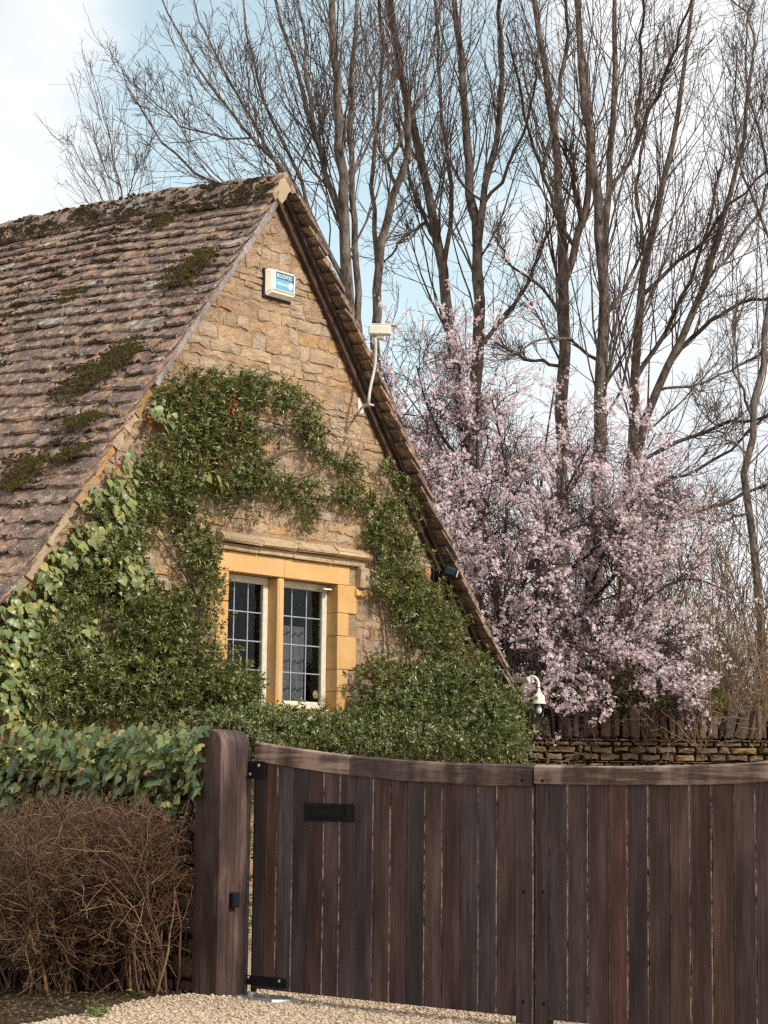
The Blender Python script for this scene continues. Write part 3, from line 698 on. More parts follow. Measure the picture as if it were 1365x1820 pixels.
# two leaded casements
for (x0, x1, nm) in ((OPX0+.002, .124, 0), (.211, OPX1-.002, 1)):
    cs = bpy.data.objects.new('casement', None); link(cs, win)
    z0, z1, fy0, fy1, fw = OPZ0+.002, OPZ1-.004, .105, .155, .062
    fr = Acc(); fr.box((x0, fy0, z1-fw), (x1, fy1, z1)); fr.box((x0, fy0, z0), (x1, fy1, z0+fw)); fr.box((x0, fy0+.002, z0+fw), (x0+fw*.75, fy1-.002, z1-fw)); fr.box((x1-fw, fy0+.002, z0+fw), (x1, fy1-.002, z1-fw))
    fr.build('casement_frame', M['cream_paint'], win, bevel=.006)
    bpy.data.objects.remove(cs)
    gx0, gx1, gz0, gz1 = x0+fw*.75, x1-fw, z0+fw, z1-fw
    xs = np.linspace(gx0, gx1, 4); zs = np.linspace(gz0, gz1, 5)
    for i in range(3):
        for j in range(4):
            A = Acc(); t0, t1 = RNG.normal(0, .0012, 2)
            A.add([(xs[i]+.001, .131+t0, zs[j]+.001), (xs[i+1]-.001, .131-t0, zs[j]+.001), (xs[i+1]-.001, .131+t1, zs[j+1]-.001), (xs[i]+.001, .131-t1, zs[j+1]-.001),
                   (xs[i]+.001, .135+t0, zs[j]+.001), (xs[i+1]-.001, .135-t0, zs[j]+.001), (xs[i+1]-.001, .135+t1, zs[j+1]-.001), (xs[i]+.001, .135-t1, zs[j+1]-.001)], [(0,1,2,3), (7,6,5,4), (0,4,5,1), (1,5,6,2), (2,6,7,3), (3,7,4,0)])
            A.build('pane', M['glass'], win)
    for i in (1, 2): block('lead_bar', (xs[i]-.006, .124, gz0), (xs[i]+.006, .142, gz1), M['lead'], win, .003, 0)
    for j in (1, 2, 3): block('lead_bar', (gx0, .1255, zs[j]-.006), (gx1, .1405, zs[j]+.006), M['lead'], win, .003, 0)
A = Acc(); A.tube([(.0, .09, 0), (.0, .075, 0)], [.014, .018], 10); s_ = A.build('catch_knob', M['white'], win); s_.location = (OPX0+.05, .02, OPZ1-.03)
block('stay_hook', (OPX1-.14, .03, OPZ1-.055), (OPX1-.03, .10, OPZ1-.04), M['white'], win, .004)
A = Acc()
for r_, y_ in ((.036, .121), (.024, .117), (.012, .112)): A.tube([(0, .126, 0), (0, y_, 0)], [r_, r_*.92], 14)
s_ = A.build('rosette', M['brass'], win); s_.location = (.78, 0, 1.99)
# net curtain inside
xs = np.linspace(.40, .84, 40); V = [(x, .30+.018*math.sin(x*70)+.01*math.sin(x*31), z) for z in (1.80, 2.58) for x in xs]
V2 = [(x, y+.004, z) for x, y, z in V]; n = 40
A = Acc(); A.add(V+V2, [(i, i+1, n+i+1, n+i) for i in range(n-1)]+[(3*n+i, 3*n+i+1, 2*n+i+1, 2*n+i) for i in range(n-1)])
c_ = A.build('curtain', M['curtain'], None, smooth=True); c_.location = cottage.location; c_.rotation_euler = cottage.rotation_euler
tag(c_, 'grey net curtain behind the right window light', 'curtain')

# gutter stub along the right eave
gx, gzv = EX+.10, 2.255
A = Acc(); a_ = np.linspace(math.pi, 2*math.pi, 9); prof = [(gx+.055*math.cos(t), gzv+.055*math.sin(t)) for t in a_] + [(gx+.047*math.cos(t), gzv+.047*math.sin(t)) for t in a_[::-1]]
A.prism(prof, -.235, 7.); A.prism([(gx+.058*math.cos(t), gzv+.058*math.sin(t)) for t in a_], -.25, -.236)
A.build('gutter', M['grey_metal'], cottage)

# ------------------------------------------------------------------ fittings on the gable
al = thing('alarm_box', 'cream alarm box with a blue label high on the gable', 'alarm box', HS, (0, 0, 0))
ax0, ax1, az0, az1, ad = -.165, .195, 5.31, 5.56, .095
A = Acc(); A.box((ax0+.004, -.03, az0-.006), (ax1+.004, -.004, az1-.004)); A.build('back_plate', M['navy'], al, bevel=.006)
A = Acc(); bx = .05
V = [(ax0, -.031, az0), (ax1, -.031, az0), (ax1, -.031, az1), (ax0, -.031, az1), (ax0+bx*.9, -ad, az0+bx), (ax1-.012, -ad, az0+bx), (ax1-.012, -ad, az1-.014), (ax0+bx*.9, -ad, az1-.014)]
A.add(V, [(0,1,5,4), (1,2,6,5), (2,3,7,6), (3,0,4,7), (4,5,6,7), (3,2,1,0)]); A.build('cover', M['white'], al, bevel=.016, seg=3, smooth=False)
M['label_dark'] = mat_simple('label_dark_blue', (.02,.09,.18), .5); M['label_blue'] = mat_simple('label_blue', (.12,.36,.55), .5); M['label_white'] = mat_simple('label_white', (.78,.80,.80), .5)
lx0, lx1, lz0, lz1 = ax0+.085, ax1-.045, az0+.075, az1-.028
A = Acc(); A.box((lx0, -ad-.002, lz0+.6*(lz1-lz0)), (lx1, -ad+.001, lz1), 0); A.box((lx0, -ad-.002, lz0), (lx1, -ad+.001, lz0+.6*(lz1-lz0)), 1)
lb = A.build('label', [M['label_dark'], M['label_blue']], al)
def text(body, x, z, size, parent, mat, width=None):
    cu = bpy.data.curves.new('lettering', 'FONT'); cu.body = body; cu.size = size; cu.extrude = .0006
    t = bpy.data.objects.new('lettering', cu); COL.objects.link(t)
    bpy.context.view_layer.update(); dg = bpy.context.evaluated_depsgraph_get()
    me = bpy.data.meshes.new_from_object(t.evaluated_get(dg)); bpy.data.objects.remove(t)
    me.materials.clear(); me.materials.append(mat)
    w = max(v.co.x for v in me.vertices); k = (width/w) if width else 1.
    for v in me.vertices: v.co = Vector((x+v.co.x*k, -ad-.0028-v.co.z, z+v.co.y))
    me.name = 'lettering'; return obj('lettering', me, parent)
lw = lx1-lx0; lh = lz1-lz0
text('BROADSWORD', lx0+.006, lz0+.66*lh, .052, lb, M['label_white'], lw*.86)
text('SECURITY SYSTEMS', lx0+.006, lz0+.50*lh, .013, lb, M['label_white'], lw*.6) if False else None
text('01608 641670', lx0+.006, lz0+.235*lh, .038, lb, M['label_white'], lw*.72)
A = Acc(); A.prism([(lx1-.044+.026*math.cos(t), lz0+.30*lh+.030*math.sin(t)+.010*math.cos(t)) for t in np.linspace(0, 6.28, 15)[:-1]], -ad-.004, -ad-.001); A.build('emblem', M['label_white'], lb)
A = Acc(); A.prism([(lx1-.040, lz0+.56*lh), (lx1-.004, lz0+.62*lh), (lx1+.004, lz0+.50*lh), (lx1-.006, lz0+.56*lh)][::-1], -ad-.004, -ad-.001); A.build('emblem', M['label_dark'], lb)

cm = thing('security_camera', 'off white security camera on a bent pole above the right verge', 'camera', HS)
bp = HS.hit(np.array(639.), np.array(722.), 0.)
A = Acc(); A.box((bp[0]-.04, -.022, bp[2]-.07), (bp[0]+.035, -.003, bp[2]+.075)); A.build('wall_plate', M['white'], cm, bevel=.006)
pp = [HS.hit(np.array(float(u)), np.array(float(v)), -.26) for u, v in ((655,719),(656,700),(660,680),(666,655),(668,630),(667,600))]
A = Acc(); A.tube([(bp[0], -.02, bp[2]-.02), (pp[0][0], -.27, pp[0][2]+.005)], .012, 8); A.box((pp[0][0]-.035, -.295, pp[0][2]-.012), (pp[0][0]+.035, -.225, pp[0][2]+.004)); A.build('bracket', M['grey_metal'], cm)
A = Acc(); A.tube(resample(np.array(pp), 14), .0135, 10); A.build('pole', M['grey_metal'], cm, smooth=True)
hd = HS.hit(np.array(678.), np.array(588.), -.27)
def obox(A, c, d, w, h, l, m=0, taper=1.):          # box along direction d in local space
    d = norm(np.array(d, float)); s_ = norm(np.cross(d, [0, 0, 1.])); u_ = np.cross(s_, d); V = []
    for k, f in ((-.5, 1.), (.5, taper)):
        for i, j in ((-1, -1), (1, -1), (1, 1), (-1, 1)): V.append(np.array(c)+d*l*k+s_*w/2*i*f+u_*h/2*j*f)
    A.add(V, [(0,1,2,3), (7,6,5,4), (0,4,5,1), (1,5,6,2), (2,6,7,3), (3,7,4,0)], m)
dirc = norm(np.array([.55, -.83, -.03]))
A = Acc(); obox(A, hd+np.array([-.02, 0, 0]), dirc, .085, .085, .20); A.build('housing', M['white'], cm, bevel=.01)
A = Acc(); obox(A, hd+dirc*.025+np.array([0, 0, .050]), dirc, .10, .010, .23); A.build('sun_hood', M['white'], cm, bevel=.003)
A = Acc(); obox(A, hd+np.array([-.02, 0, -.055]), dirc, .05, .05, .06); A.build('swivel', M['grey_metal'], cm, bevel=.006)

fl = thing('floodlight_sensor', 'small black sensor light on the right verge', 'sensor light', HS)
fp = HS.hit(np.array(800.), np.array(1016.), -.17)
A = Acc(); obox(A, fp, (.5, -.8, -.3), .11, .095, .11, taper=.85); A.build('housing', M['navy'], fl, bevel=.018)
A = Acc(); obox(A, fp+np.array([.036, -.056, -.022]), (.5, -.8, -.3), .08, .065, .008); A.build('lens', M['grey_metal'], fl, bevel=.006)
A = Acc(); A.tube([fp, (fp[0]-.03, -.015, fp[2]-.01)], .022, 8); A.box((fp[0]-.08, -.03, fp[2]-.09), (fp[0]+.02, -.002, fp[2]+.03)); A.build('bracket', M['black'], fl)
A = Acc(); cp = [HS.hit(np.array(float(u)), np.array(float(v)), -.085) for u, v in ((803,1030),(812,1055),(826,1082),(840,1112),(856,1140),(868,1168),(876,1190))]; cp[0] = fp+np.array([0, .05, -.03])
A.tube(resample(np.array(cp), 14), .011, 6); A.build('cable', M['black'], fl)

lp = thing('wall_lamp', 'pale grey swan neck lamp with glass jar at the cottage corner', 'lamp', HS)
lpx = EX-.02
ap = [(lpx, -.0, 2.12), (lpx, -.05, 2.115), (lpx, -.12, 2.14), (lpx, -.17, 2.21), (lpx, -.225, 2.268), (lpx, -.28, 2.275), (lpx, -.325, 2.24), (lpx, -.338, 2.17), (lpx, -.338, 2.11)]
e0 = HS.hit(np.array(958.), np.array(1232.), -.338); sh = np.array([e0[0]-lpx, 0, e0[2]-2.11]); ap = [np.array(p)+sh for p in ap]
A = Acc(); A.tube(resample(np.array(ap), 26), .0135, 10); A.tube([ap[0]+np.array([0, .03, 0]), ap[0]-np.array([0, .02, 0])], .035, 12); A.build('arm', M['white'], lp, smooth=True)
c_ = ap[-1]
A = Acc(); A.lathe(c_, [(.016, .03), (.024, .0), (.040, -.012), (.052, -.035), (.055, -.075), (.055, -.082)], 18); A.build('cap', M['white'], lp, smooth=False)
A = Acc()
for k in range(9):
    t = k*2*math.pi/9; A.box((c_[0]+.052*math.cos(t)-.004, c_[1]+.052*math.sin(t)-.004, c_[2]-.08), (c_[0]+.052*math.cos(t)+.004, c_[1]+.052*math.sin(t)+.004, c_[2]-.03))
A.build('cap_rib', M['white'], lp)
A = Acc(); A.lathe(c_, [(.058, -.083), (.068, -.087), (.068, -.100), (.058, -.104)], 18); A.build('collar', M['white'], lp)
A = Acc(); A.lathe(c_, [(.050, -.105), (.051, -.18), (.046, -.21), (.033, -.232), (.012, -.242)], 18)
A.build('glass_jar', M['glass'], lp, smooth=True)
A = Acc(); A.lathe(c_, [(.012, -.106), (.014, -.125), (.026, -.15), (.028, -.17), (.018, -.192), (.005, -.198)], 12); A.build('bulb', M['label_white'], lp, smooth=True)

# ------------------------------------------------------------------ garden wall left of the gate
gw = thing('garden_wall', 'low rubble garden wall under ivy left of the gate post', 'wall', GT)
gx0_, gx1_ = -2.95, -.285
A = Acc(); A.box((gx0_, -.10, -.1), (gx1_, .22, 1.26)); A.build('wall_core', M['dark_joint'], gw)
cells = lay(gx0_, gx1_, GZ, 1.26, (.08, .17), (.14, .36), .02)
for (x0, x1, z0, z1) in cells:
    V, F = stone_mesh(stone_poly(x0, x1, z0, z1, .012, 2), U(.01, .035), .03, .2)
    V = [(x, y-.10, z) for x, y, z in V]; piece('stone', V, F, M['garden_stone'], gw)
x = gx0_
while x < gx1_-.1:
    w = min(U(.22, .42), gx1_-x); A = Acc(); A.box((x+.006, -.14, 1.262), (x+w-.006, .25, 1.262+U(.04, .07))); A.build('coping_stone', M['garden_stone'], gw, bevel=.012, jitter=.006); x += w

# ------------------------------------------------------------------ gate post and gates
post = thing('gate_post', 'thick oak gate post with rounded top', 'gate post', GT, (0, 0, 0))
pw0, pw1, pd0, pd1, pt = -.275, -.045, -.25, .0, 1.575
def arch(x0, x1, z0, z1, r):
    P = [(x0, z0), (x1, z0)]
    P += [(x1-r+r*math.cos(t), z1-r+r*math.sin(t)) for t in np.linspace(0, math.pi/2, 7)]
    P += [(x0+r+r*math.cos(t), z1-r+r*math.sin(t)) for t in np.linspace(math.pi/2, math.pi, 7)]
    return P
A = Acc(); A.prism(arch(pw0, pw1, -.25, pt, .10), pd0, -.118); A.build('post_half', M['post'], post, bevel=.007)
A = Acc(); A.prism(arch(pw0+.003, pw1-.003, -.25, pt-.003, .10), -.112, pd1); A.build('post_half', M['post'], post, bevel=.007)
A = Acc(); A.prism(arch(pw0+.012, pw1-.012, -.25, pt-.012, .10), -.119, -.111); A.build('post_seam', M['black'], post)
A = Acc(); A.box((pw1-.004, pd1-.012, GZ), (pw1+.006, pd1+.004, 1.46)); A.build('edge_strip', M['steel'], post)
A = Acc(); A.box((pw1+.008, .03, GZ), (-.004, .05, 1.48)); A.build('gap_shade_strip', M['plank'], post)  # added dark strip standing in for shade in the gap between post and leaf
db = thing('doorbell', 'small black bell push box on the gate post', 'doorbell', GT)
bh = GT.hitx(np.array(413.), np.array(1599.), pw1)
A = Acc(); A.box((pw1+.001, bh[1]-.03, bh[2]-.045), (pw1+.038, bh[1]+.03, bh[2]+.045)); A.build('bell_box', M['black'], db, bevel=.005)
A = Acc(); A.box((pw1+.039, bh[1]-.018, bh[2]-.03), (pw1+.042, bh[1]+.018, bh[2]+.03)); A.build('bell_face', M['grey_metal'] if False else M['navy'], db, bevel=.001)

def topcurve(us, vs_):
    P = GT.hit(np.array(us, float), np.array(vs_, float), 0.); return P[:, 0], P[:, 2]
t1x, t1z = topcurve([447,520,600,700,800,900,948], [1318,1330,1341,1351,1357,1360,1361])
t2x, t2z = topcurve([952,1050,1150,1250,1365], [1361,1363,1363,1361,1356])
t2x = np.r_[t2x, 4.34]; t2z = np.r_[t2z, 1.50]
SEAM = float(GT.hit(np.array(949.5), np.array(1600.), 0.)[0])
gate_parts = []
def gate_leaf(label, x0, x1, tx, tz, railh, xs, mats, low, hinge_side):
    g = thing('gate_leaf', label, 'gate', GT, (0, 0, 0), 'leaves of the double gate')
    top = lambda x: float(np.interp(x, tx, tz))
    bot = lambda x: .004
    for k in range(len(xs)-1):
        a_, b_ = xs[k]+.0015, xs[k+1]-.0015; ch = .0055; yo = U(-.0015, .0015)
        lowk = low(k)
        Z = np.array([lowk, .35, .7, 1.0, 1.2]); ztop = [top(a_)-railh+.01, top(b_)-railh+.01]
        V = []; rows = 6
        for r in range(rows):
            za = Z[r] if r < 5 else ztop[0]; zb = Z[r] if r < 5 else ztop[1]
            j = RNG.normal(0, .0009, 2) if 0 < r < 5 else (0, 0)
            V += [(a_+j[0], .045, za), (a_+j[0], .004+yo, za), (a_+ch+j[0], -.001+yo, za), (b_-ch+j[1], -.001+yo, zb), (b_+j[1], .004+yo, zb), (b_+j[1], .045, zb)]
        F, Mi = [], []
        for r in range(rows-1):
            for i in range(5):
                F.append((r*6+i, r*6+i+1, (r+1)*6+i+1, (r+1)*6+i)); Mi.append(1 if i in ((1, 3) if k % 3 else (1,)) else 0)
            F.append((r*6+5, r*6, (r+1)*6, (r+1)*6+5)); Mi.append(0)
        F += [(0, 5, 4, 3, 2, 1), tuple((rows-1)*6+i for i in range(6))]; Mi += [0, 0]
        p = piece('plank', V, F, [M['plank'], M['plank_edge']], g, Mi)
    # top rail pieces
    for (ra, rb, mt) in mats:
        n = 9; X = np.linspace(ra, rb, n); V = []
        for x in X:
            t = top(x); V += [(x, -.016, t-railh), (x, .06, t-railh), (x, .06, t), (x, .0, t+.006), (x, -.014, t-.004)]
        F = [(k*5+i, (k+1)*5+i, (k+1)*5+(i+1) % 5, k*5+(i+1) % 5) for k in range(n-1) for i in range(5)] + [(4,3,2,1,0), tuple((n-1)*5+i for i in range(5))]
        A = Acc(); A.add(V, F); A.build('top_rail', mt, g, bevel=.004, jitter=.0007)
    A = Acc()
    for z in (.12, .65): A.box((x0+.05, .046, z), (x1-.05, .09, z+.1))
    A.build('back_rail', M['plank'], g)
    return g
xs1 = np.r_[0., .085, np.linspace(.165, SEAM-.085, 15)[1:] if False else []]
lines1 = [GT.hit(np.array(320+u/2.528), np.array(1600.), 0.)[0] for u in (375, 430, 500, 570, 642, 714, 790, 865, 942, 1018, 1098, 1176, 1258, 1340)]
lines1 += [float(GT.hit(np.array(840+u/2.6), np.array(1600.), 0.)[0]) for u in (112, 198)]
xs1 = np.array([.0] + [float(x) for x in lines1] + [SEAM-.006])
l1 = gate_leaf('dark plank gate leaf carrying the letter plate', 0., SEAM-.006, t1x, t1z, .115, xs1, [(0., .80, M['rail']), (.803, SEAM-.006, M['rail_dark'])], lambda k: -.035 if k == len(xs1)-2 else .003, 0)
lines2 = [float(GT.hit(np.array(840+u/2.6), np.array(1600.), 0.)[0]) for u in (353, 440, 534, 627, 718, 813, 912, 1007, 1108, 1208, 1312)]
step = (lines2[-1]-lines2[1])/9; xs2 = [SEAM+.006] + lines2
while xs2[-1] < 4.25: xs2.append(xs2[-1]+step)
l2 = gate_leaf('dark plank gate leaf with one long pale weathered rail', SEAM+.006, xs2[-1], t2x, t2z, .098, np.array(xs2), [(SEAM+.006, xs2[-1], M['rail'])], lambda k: -.035 if k == 0 else .003, 1)
# hardware on the first leaf
def at(u, v): return GT.hit(np.array(float(u)), np.array(float(v)), -.01)
def plate(name, q0, q1, parent, mat=M['black'], th=.008, y=-.004):
    a_, b_ = at(*q0), at(*q1); A = Acc(); A.box((a_[0], y-th, b_[2]), (b_[0], y, a_[2])); return A.build(name, mat, parent, bevel=.002), a_, b_
def bolt(u, v, parent, y=-.012):
    p = at(u, v); A = Acc(); A.tube([(p[0], y, p[2]), (p[0], y-.006, p[2]), (p[0], y-.010, p[2])], [.0125, .011, .005], 10); return A.build('bolt_head', M['steel'], parent, smooth=True)
h1, *_ = plate('hinge_plate', (444,1353), (472,1384), l1, y=-.0165)
bolt(463, 1361, h1, -.025); bolt(448, 1376, h1, -.025)
h2, *_ = plate('hinge_plate', (433,1732), (507,1757), l1)
bolt(442, 1737, h2); bolt(497, 1744, h2)
A = Acc(); p0, p1 = at(540, 1427), at(628, 1461)
A.box((p0[0], -.012, p1[2]), (p1[0], -.004, p0[2])); lbx = A.build('letter_plate', M['black'], l1, bevel=.003)
A = Acc(); q0, q1 = at(553, 1434), at(612, 1451); A.box((q0[0], -.0165, q1[2]), (q1[0], -.0125, q0[2])); A.build('letter_flap', M['black'], lbx, bevel=.0015)
A = Acc()
A.box((q0[0]-.006, -.019, q0[2]), (q1[0]+.006, -.0125, q0[2]+.006)); A.box((q0[0]-.006, -.019, q1[2]-.006), (q1[0]+.006, -.0125, q1[2])); A.box((q0[0]-.006, -.019, q1[2]), (q0[0], -.0125, q0[2])); A.box((q1[0], -.019, q1[2]), (q1[0]+.006, -.0125, q0[2]))
A.build('flap_frame', M['black'], lbx)
for u, v, lf in ((451, 1347, l1), (929, 1387, l1), (965, 1388, l2), (929, 1585, l1), (963, 1586, l2), (928, 1781, l1), (964, 1784, l2)):
    p = at(u, v); A = Acc(); A.tube([(p[0], -.0005 if v > 1400 else -.016, p[2]), (p[0], -.003 if v > 1400 else -.018, p[2])], .010, 10); A.build('peg_hole', M['black'], lf)
A = Acc(); A.tube([(-.01, .02, GZ-.02), (-.01, .02, 1.4)], .012, 8); A.build('hinge_pin', M['black'], l1)
gm = thing('gate_opener', 'flat steel motor cover set in the gravel under the hinge', 'gate motor', GT)
A = Acc(); A.add([(-.03, -.16, GZ), (.30, -.13, GZ), (.36, -.02, GZ), (.30, .08, GZ), (-.03, .08, GZ), (-.02, -.15, GZ+.022), (.29, -.12, GZ+.022), (.345, -.02, GZ+.020), (.29, .07, GZ+.022), (-.02, .07, GZ+.022)],
      [(0,1,6,5), (1,2,7,6), (2,3,8,7), (3,4,9,8), (4,0,5,9), (5,6,7,8,9), (4,3,2,1,0)]); A.build('cover', M['steel'], gm, bevel=.004)
A = Acc(); A.tube([(.06, -.06, GZ+.02), (.06, -.06, GZ+.045)], .03, 12); A.box((.05, -.075, GZ+.024), (.2, -.045, GZ+.036)); A.build('lever', M['steel'], gm, bevel=.002)

# ------------------------------------------------------------------ dry stone wall behind
DW = Frame((1.0, 21., 0), .3)
dw = thing('dry_stone_wall', 'dark dry stone wall with upright coping stones behind the gate', 'wall', DW)
A = Acc(); A.box((.0, .04, -.1), (5.2, .5, 1.69)); A.build('wall_core', M['dark_joint'], dw)
lowr = Acc()
for (x0, x1, z0, z1) in lay(.0, 5.2, 1.26, 1.70, (.022, .075), (.07, .30), .012):
    V, F = stone_mesh(stone_poly(x0, x1, z0, z1, .014, 2), U(.0, .06), .06, .26, .010); piece('stone', V, F, M['drystone'], dw)
for (x0, x1, z0, z1) in lay(.0, 5.2, -.1, 1.26, (.05, .12), (.15, .40), .012):
    V, F = stone_mesh(stone_poly(x0, x1, z0, z1, .008, 2), U(.0, .05), .06, .2, .006); lowr.add(V, F)
tag(lowr.build('stonework', M['drystone'], dw), kind='stuff')
x = .0
while x < 5.2:
    w = U(.06, .13); lean = RNG.normal(0, .015)+(.0 if 2.35 > x or x > 2.6 else .07); hgt = U(.22, .38); A = Acc(); y0 = U(-.03, .03)
    V = [(x+.004, y0, 1.702), (x+w-.004, y0, 1.702), (x+w-.004, .45, 1.702), (x+.004, .45, 1.702), (x+lean+.01, y0+.04, 1.702+hgt*U(.85, 1.)), (x+lean+w-.012, y0+.04, 1.702+hgt*U(.85, 1.)), (x+lean+w-.01, .40, 1.702+hgt*U(.8, 1.)), (x+lean+.01, .40, 1.702+hgt*U(.8, 1.))]
    A.add(V, [(0,3,2,1), (4,5,6,7), (0,1,5,4), (1,2,6,5), (2,3,7,6), (3,0,4,7)]); A.build('coping_stone', M['coping'], dw, bevel=.022, jitter=.010); x += w

# ------------------------------------------------------------------ foliage builders
def leaves(P, Dv, Nv, Ln, Wd, fold=.25):
    """folded two-triangle leaves; P base, Dv along, Nv facing"""
    Dv = norm(Dv); S = norm(np.cross(Dv, Nv)); Nn = np.cross(S, Dv)
    b = P; t = P + Dv*Ln[:, None] - Nn*(Ln*.12)[:, None]; mid = P + Dv*(Ln*.48)[:, None]
    l = mid + S*(Wd/2)[:, None] + Nn*(Wd*fold)[:, None]; r = mid - S*(Wd/2)[:, None] + Nn*(Wd*fold)[:, None]
    V = np.stack([b, l, t, r], 1).reshape(-1, 3); i = np.arange(len(P))*4
    return V, np.stack([np.c_[i, i+3, i+2], np.c_[i, i+2, i+1]], 1).reshape(-1, 3)
def stroke_points(strokes, per):
    """photo positions spread along the strokes, with their distance from the middle"""
    out = []
    for pts, r, dens in strokes:
        P = np.array(pts, float); e = np.diff(P, axis=0); ln = np.linalg.norm(e, axis=1); area = ln.sum()*2*r + math.pi*r*r
        n = max(4, int(area*per*dens)); i = RNG.choice(len(ln), n, p=ln/ln.sum()); t = U(-.0, 1., n)
        q = np.sqrt(RNG.random(n)); a_ = U(0, 6.28, n); wob = 1+.22*np.sin(3*a_+P[0, 0])+.15*np.sin(5*a_+P[0, 1])
        xy = P[i]+e[i]*t[:, None] + (q*wob*r)[:, None]*np.c_[np.cos(a_), np.sin(a_)]
        out.append(np.c_[xy, q])
    return np.concatenate(out)
def clump(xy, scale=.035, thr=-.35):               # thins the spread into clumps with gaps
    x, y = xy[:, 0]*scale, xy[:, 1]*scale
    f = np.sin(x*1.9+1.3*np.sin(y*1.1))+np.sin(y*2.3+1.7*np.sin(x*.9))+.6*np.sin(x*4.1+y*3.7)
    return f+RNG.normal(0, .5, len(x)) > thr
def sprigs(B, axis, L_, n, leaf, width, rng=RNG):
    """B (N,3) bases, axis (N,3), L_ (N,) -> leaves set round short shoots"""
    N_ = len(B); idx = np.repeat(np.arange(N_), n); t = rng.uniform(.1, 1., len(idx)); axis = norm(axis)
    v = rng.normal(size=(len(idx), 3)); A_ = axis[idx]; perp = norm(v-(v*A_).sum(-1, keepdims=True)*A_)
    d = A_*rng.uniform(.25, .9, len(idx))[:, None] + perp
    P = B[idx] + A_*(L_[idx]*t)[:, None]
    ln = leaf*rng.uniform(.65, 1.25, len(idx)); nv = norm(A_ + .4*perp + rng.normal(0, .25, (len(idx), 3)))
    return leaves(P, d, nv, ln, ln*width)
def stems(poly_list, frame_fn, r, mat, name, parent, n=12):
    A = []
    for pts, off in poly_list:
        p = frame_fn(np.array(pts, float), off); Q = resample(p, n); Q[1:-1] += RNG.normal(0, .008, (n-2, 3)); A.append(tubes(Q[None], np.linspace(r, r*.35, n)[None], 5))
    V, F = merge(A); return big(name, V, F, mat, parent, smooth=True)

# climbing shrub trained on the gable
shrub = thing('climbing_shrub', 'dark small leaved climbing shrub trained round the leaded window', 'climbing shrub', HS)
q = stroke_points(VINE, .029); q = q[clump(q, .055, -1.0)]
off = .03 + U(0, 1, len(q))*np.interp(q[:, 1], [700, 1000, 1200], [.09, .16, .34])*np.sqrt(np.clip(1.1-q[:, 2]**2, .05, 1))
B = HS.hit(q[:, 0], q[:, 1], -off)
axd = np.c_[RNG.normal(0, .8, len(B)), -U(.1, 1.1, len(B)), RNG.normal(.25, .75, len(B))]
V, F = sprigs(B, axd, U(.05, .13, len(B)), 11, .040, .36)
tag(big('foliage', V, F, M['small_leaf'], shrub), kind='stuff')
tw = np.stack([B, B+norm(axd)*U(.05, .13, len(B))[:, None]], 1); k = RNG.random(len(B)) < .5
Vt, Ft = tubes(tw[k], np.full((k.sum(), 2), .0018), 3)
tag(big('twigs', Vt, Ft, M['vine_stem'], shrub), kind='stuff')
hit_off = lambda p, off: HS.hit(p[:, 0], p[:, 1], -off)
stems([([(330,1330),(345,1200),(365,1080),(350,960),(330,850),(345,740)], .05), ([(365,1080),(340,1040),(300,980),(260,930)], .06), ([(400,880),(440,840),(500,800),(560,790)], .05), ([(395,900),(450,870),(520,850),(600,820)], .05),
       ([(330,850),(400,760),(460,700),(540,720)], .05), ([(700,1320),(690,1180),(680,1060),(668,960),(655,900),(600,860)], .05), ([(720,1320),(730,1150),(715,1000),(700,900),(720,850)], .05), ([(668,960),(700,890),(745,880)], .05), ([(430,880),(410,930)], .05),
       ([(380,800),(440,760),(520,760),(600,820),(650,880)], .05), ([(730,1150),(790,1130),(850,1180)], .06), ([(420,900),(380,905)], .07), ([(310,1330),(300,1200),(280,1050)], .06), ([(650,830),(610,830),(560,800)], .04), ([(612,830),(624,786)], .03)],
      hit_off, .015, M['vine_stem'], 'stem', shrub)
# lighter twiggy shoots
hd2 = HS.hit(U(380, 640, 130), U(740, 900, 130), -U(.03, .10, 130)); P0 = hd2; dr = norm(np.c_[RNG.normal(.2, .8, 130), -U(0, .5, 130), RNG.normal(.1, .6, 130)]); ln = U(.1, .35, 130)
Pq = np.stack([P0+dr*(ln*t)[:, None]+np.c_[np.zeros(130), np.zeros(130), -.05*ln*t*t] for t in (0, .35, .7, 1.)], 1)
Vt, Ft = tubes(Pq, np.tile([.004, .003, .002, .001], (130, 1)), 4); tag(big('shoots', Vt, Ft, M['vine_stem'], shrub), kind='stuff')
# red leaves
rq = np.concatenate([np.c_[RNG.normal(u, su, n), RNG.normal(v, sv, n)] for u, v, su, sv, n in ((410,718,7,9,11),(372,685,6,3,4),(262,750,4,9,6),(428,745,5,6,5),(205,825,4,6,7),(388,830,5,4,5),(330,655,3,3,2))])
P = HS.hit(rq[:, 0], rq[:, 1], -U(.12, .17, len(rq))); V, F = leaves(P, np.c_[RNG.normal(0, 1, len(P)), -U(.1, .6, len(P)), RNG.normal(0, 1, len(P))], np.tile([0.1, -1., .5], (len(P), 1)), U(.035, .06, len(P)), U(.02, .032, len(P)))
tag(big('red_leaves', V, F, M['red_leaf'], shrub), kind='stuff')

